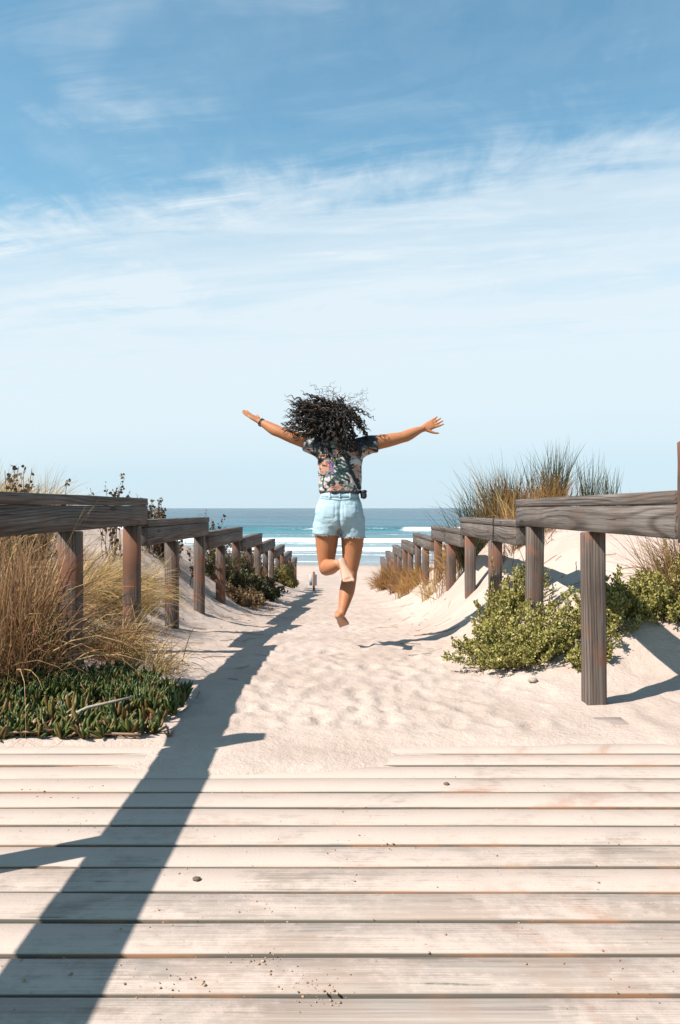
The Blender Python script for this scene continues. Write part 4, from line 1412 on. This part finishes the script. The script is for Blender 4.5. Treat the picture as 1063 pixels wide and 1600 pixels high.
shirt = link('shirt', shirt_me, m_shirt, P_)

# shorts
m_denim, t = new_mat('pale_denim')
g_ = t.n('ShaderNodeNewGeometry')
ps = g_.outputs['Position']
c = t.mix(t.noise(ps, 14, 5, .65, .4), (0.228, 0.327, 0.380), (0.334, 0.426, 0.464))
c = t.mix(t.math('MULTIPLY', t.remap(t.noise(t.mapping(ps, (1, 1, .4)), 45, 4, .7), .55, .75), .4), c, (0.167, 0.251, 0.304))
finish(t, c, .85, t.bump(t.noise(ps, 26, 4, .65, .6), .35, .012), .15)
m_fray, t = new_mat('frayed_hem')
finish(t, (0.471, 0.517, 0.532), .9, None, .1)
m_thread, t = new_mat('denim_seam')
finish(t, (0.190, 0.274, 0.327), .9, None, .1)
H = MB()
loft(H, [ring(-.002, .0, 1.120, .128, .100), ring(-.002, .0, 1.135, .134, .104), ring(-.003, .0, 1.10, .142, .108), ring(-.004, -.004, 1.04, .166, .124), ring(-.005, -.010, .97, .183, .140), ring(-.005, -.010, .91, .186, .142), ring(-.005, -.004, .865, .182, .130), ring(-.005, .0, .835, .13, .10)][1:], 28, 2.4)
limb(H, [(-.092, PY - .004, .93), (-.100, PY - .004, .86), (-.104, PY - .004, .800)], [.100, .104, .103], 22, [1.12, 1.14, 1.15], X_, 6, False)
limb(H, [(.088, PY - .004, .93), (.092, PY - .004, .85), (.092, PY - .004, .780)], [.100, .100, .097], 22, [1.12, 1.14, 1.15], X_, 6, False)
sh_me = remeshed(H, 'shorts', 0.0058, 4, .5)
co_ = np.zeros(len(sh_me.vertices) * 3, np.float32)
sh_me.vertices.foreach_get('co', co_)
co_ = co_.reshape(-1, 3).astype(float)
no_ = np.zeros_like(co_).astype(np.float32).ravel()
sh_me.vertices.foreach_get('normal', no_)
no_ = no_.reshape(-1, 3)
wr = .008 * fbm(co_[:, 0] * 12 + co_[:, 2] * 9, co_[:, 2] * 16 - co_[:, 0] * 6, 81, 3)
groove = -.013 * np.exp(-((co_[:, 0] + .004) / .012) ** 2) * (co_[:, 1] < PY) * np.clip((1.06 - co_[:, 2]) / .06, 0, 1)
co_ += no_ * (wr + groove)[:, None]
sh_me.vertices.foreach_set('co', co_.astype(np.float32).ravel())
sh_me.update()
shorts = link('shorts', sh_me, m_denim, P_)


def bvh_of(me):
    return BVHTree.FromPolygons([v_.co.copy() for v_ in me.vertices], [tuple(p.vertices) for p in me.polygons])


bv_sh, bv_shirt = bvh_of(sh_me), bvh_of(shirt_me)


def on_back(bv, x, z_, lift=.003):
    h = bv.ray_cast(Vector((x, PY - 1, z_)), Vector((0, 1, 0)))
    if h[0] is None:
        return np.array([x, PY - .1, z_])
    n_ = h[1] if h[1].y < 0 else -h[1]
    return np.array(h[0] + n_ * lift)


def patch(bv, corners, nu, nv, lift, th, name, mat, parent):
    """Cloth patch that follows the garment, with a turned edge."""
    a, b, c_, d = [np.array(q) for q in corners]
    G = []
    for i_ in range(nv + 1):
        for j_ in range(nu + 1):
            f, g2 = j_ / nu, i_ / nv
            p = (a * (1 - f) + b * f) * (1 - g2) + (d * (1 - f) + c_ * f) * g2
            edge_ = i_ in (0, nv) or j_ in (0, nu)
            G.append(on_back(bv, p[0], p[1], -.002 if edge_ else lift + th))
    m_ = MB()
    i_ = np.arange(nv)[:, None] * (nu + 1)
    j_ = np.arange(nu)[None]
    m_.add(G, [np.stack([i_ + j_, i_ + j_ + 1, i_ + j_ + nu + 2, i_ + j_ + nu + 1], -1).reshape(-1, 4)])
    return m_.build(name, mat, parent, smooth=True)


for cx, sx, zt in ((-.085, .052, 1.035), (.075, .050, 1.03)):
    patch(bv_sh, [(cx - sx, zt), (cx + sx, zt - .004), (cx + sx * .9, zt - .115), (cx - sx * .9, zt - .112)], 10, 10, .002, .003, 'back_pocket', m_denim, shorts)


def ribbon(bv, pts, wd, lift, name, mat, parent, th=.003):
    m_ = MB()
    P = np.array(pts)
    V = []
    for i_, (x, z_) in enumerate(P):
        d = P[min(i_ + 1, len(P) - 1)] - P[max(i_ - 1, 0)]
        d = d / np.linalg.norm(d)
        nrm = np.array([-d[1], d[0]])
        for s, l in ((-1, -.004), (-.9, lift), (.9, lift), (1, -.004)):
            V.append(on_back(bv, x + nrm[0] * wd * s, z_ + nrm[1] * wd * s, l))
    n_ = len(P)
    i_ = np.arange(n_ - 1)[:, None] * 4
    j_ = np.arange(3)[None]
    m_.add(V, [np.stack([i_ + j_, i_ + j_ + 1, i_ + j_ + 5, i_ + j_ + 4], -1).reshape(-1, 4)])
    return m_.build(name, mat, parent, smooth=True)


lin = lambda a, b, n_: [(a[0] + (b[0] - a[0]) * k / (n_ - 1), a[1] + (b[1] - a[1]) * k / (n_ - 1)) for k in range(n_)]
ribbon(bv_sh, lin((-.138, 1.098), (.136, 1.094), 30), .018, .005, 'waistband', m_denim, shorts)
ribbon(bv_sh, lin((-.145, 1.073), (-.004, 1.060), 16) + lin((-.002, 1.060), (.14, 1.072), 16), .0025, .004, 'yoke_seam', m_thread, shorts)
ribbon(bv_sh, lin((-.003, 1.06), (-.004, .87), 20), .003, .004, 'centre_seam', m_thread, shorts)
for x in (-.075, -.003, .075):
    ribbon(bv_sh, lin((x, 1.116), (x, 1.076), 5), .007, .009, 'belt_loop', m_denim, shorts)
fr = MB()
fq = np.random.default_rng(4)
bvv = [v_.co for v_ in sh_me.vertices]
for k in range(300):
    leg = -1 if k % 2 else 1
    a = fq.uniform(0, 6.28)
    cx, hz = (-.104, .803) if leg < 0 else (.092, .783)
    base = np.array([cx + math.cos(a) * .100, PY - .004 + math.sin(a) * .114, hz + fq.normal(0, .003)])
    L = fq.uniform(.003, .011)
    d = np.array([math.cos(a) * .4 + fq.normal(0, .4), math.sin(a) * .4 + fq.normal(0, .4), -1.0])
    tube(fr, np.array([base, base + d * L * .5, base + d * L]), [.0016, .0012, .0008], 3, False)
fr.build('frayed_hem', m_fray, shorts)

# bracelet
m_dark, t = new_mat('black_strap')
finish(t, (.018, .018, .02), .6, None, .3)
br = MB()
bp = mixp(LE, LW, .90)
a, b, d = frame_from(LW - LE)
ang = np.linspace(0, 2 * np.pi, 24)
for offs in (-.006, .006):
    tube(br, [bp + d * offs + (a * math.cos(q) + b * math.sin(q)) * .030 for q in ang], .0035, 6, False)
br.build('bracelet', m_dark, P_, smooth=True)

# bag slung across the back
bag = empty('crossbody_bag', (.165, PY - .06, 1.10), 'small black bag at the right hip on a strap across the printed shirt', 'bag')
ribbon(bv_shirt, [(.0 + .147 * k / 30, 1.50 - .355 * (k / 30) - .03 * math.sin(k / 30 * math.pi)) for k in range(31)], .012, .009, 'strap', m_dark, bag)
bgm = bevel_box(.036, .075, .058, .012, .002, random.Random(2), 2, 3)
o = bgm.build('pouch', m_dark, bag, loc=(.176, PY - .05, 1.098))
o.rotation_euler = (0, R(-10), R(12))
o = bevel_box(.041, .080, .024, .008, .001, random.Random(3), 1, 3).build('flap', m_dark, bag, loc=(.175, PY - .05, 1.122))
o.rotation_euler = (0, R(-10), R(12))

# hair
m_hair, t = new_mat('black_curly_hair')
g_ = t.n('ShaderNodeNewGeometry')
c = t.ramp(g_.outputs['Random Per Island'], [(0, (.007, .007, .008)), (.65, (.014, .011, .010)), (.85, (.045, .026, .017)), (1.0, (.085, .048, .030))])
finish(t, c, .5, None, .28)
hair = MB()
hs = np.random.default_rng(42)
sk_c = hd + np.array([0, -.012, .0])
secs = []
for a in np.linspace(-1.2, 1.5, 12):
    q = 1 + hs.normal(0, .02)
    secs.append((sk_c + np.array([0, -.010 - .012 * math.sin(-a), .126 * math.sin(a)]), .100 * q * math.cos(a) ** .7, .108 * q * math.cos(a) ** .7, X_, Y_))
loft(hair, secs, 24)


def curl(p0, d0, L, force, amp, wl, rad, n_=44, fine=1):
    """One lock: strands that share a path and a helix."""
    d = d0 / np.linalg.norm(d0)
    pts = [p0]
    st_ = L / n_
    ph, sg = hs.uniform(0, 6.28), hs.choice([-1, 1])
    jit = hs.normal(0, .55, 3)
    for k in range(n_):
        d = d + (force + jit * .5) * (1.6 / n_) + hs.normal(0, .035, 3)
        d /= np.linalg.norm(d)
        pts.append(pts[-1] + d * st_)
    pts = np.array(pts)
    tn = np.gradient(pts, axis=0)
    tn /= np.linalg.norm(tn, axis=1, keepdims=True)
    aa = np.cross(tn, np.array([.3, .8, .5]))
    aa /= np.linalg.norm(aa, axis=1, keepdims=True)
    bb = np.cross(tn, aa)
    s = np.linspace(0, 1, n_ + 1)
    am = amp * np.clip(s * 3.0, 0, 1)
    for q in range(fine):
        th = ph + hs.normal(0, .35) + sg * s * L / (wl * hs.uniform(.95, 1.05)) * 2 * np.pi
        off = hs.normal(0, .0028, 3) * s[:, None]
        k_ = am * hs.uniform(.8, 1.2)
        p2 = pts + off + k_[:, None] * (np.cos(th)[:, None] * aa + np.sin(th)[:, None] * bb)
        m_ = int((n_ + 1) * hs.uniform(.78, 1.0))
        tube(hair, p2[:m_], rad * (1 - .7 * s[:m_] ** 3), 4, False)


def scalp(az, el, q=.095):
    return sk_c + q * np.array([math.sin(az) * math.cos(el), -math.cos(az) * math.cos(el) * 1.05, math.sin(el) * 1.15])


for k in range(300):
    az = hs.uniform(-2.0, 2.0)
    el = hs.uniform(-.7, 1.35)
    p = scalp(az, el)
    rad = (p - sk_c) / np.linalg.norm(p - sk_c)
    u_ = hs.random()
    if u_ < .52:          # the mass blown out to the left
        force = np.array([-1.5, -.1, hs.normal(-.12, .36)])
        d0 = rad * .8 + np.array([-1.0, -.1, hs.normal(.12, .35)])
        L = hs.uniform(.12, .37)
    elif u_ < .80:        # over the nape and down the back
        force = np.array([hs.normal(.30, .30), -.25, -1.4])
        d0 = rad * .8 + np.array([.2, -.5, -.6])
        L = hs.uniform(.20, .34)
    elif u_ < .92:        # flung to the right
        force = np.array([.6, -.1, hs.normal(-.6, .4)])
        d0 = rad * .8 + np.array([.5, 0, .0])
        L = hs.uniform(.09, .20)
    else:                 # short lifted locks on top
        force = np.array([hs.normal(-.7, .5), 0, .1])
        d0 = rad * .8 + np.array([-.2, 0, .3])
        L = hs.uniform(.08, .16)
    if d0[2] > 0:
        d0[2] *= .35
    if u_ >= .92:
        L *= .65
    curl(p, d0, L, force, hs.uniform(.007, .013), hs.uniform(.045, .075), hs.uniform(.0024, .0038), 44, 4)
for k in range(75):       # loose flyaway strands
    az, el = hs.uniform(-2, 2), hs.uniform(-.2, 1.45)
    p = scalp(az, el)
    d0 = (p - sk_c) / .1 + hs.normal(0, .5, 3)
    d0[2] *= .55
    curl(p, d0, hs.uniform(.15, .32), np.array([-.8 if hs.random() < .7 else .7, 0, hs.normal(-.25, .45)]), .010, .055, .0016)
curl(scalp(-.1, 1.3), np.array([-.25, 0, 1.0]), .17, np.array([-.2, 0, .5]), .010, .06, .0026)
for k in range(4):
    curl(scalp(.55 + .08 * k, .95), np.array([.25, 0, .8]), .11, np.array([-.3, 0, .2]), .011, .055, .0036, 40, 3)
hair.build('hair', m_hair, P_, smooth=True)
# eyes, seen only from the far side
m_eye, t = new_mat('eye')
finish(t, (.05, .035, .03), .2, None, .5)
ey = MB()
for s in (-1, 1):
    limb(ey, [hd + np.array([s * .032 - .006, .096, .022]), hd + np.array([s * .032 + .006, .096, .022])], [.008, .008], 10)
ey.build('eyes', m_eye, P_, smooth=True)
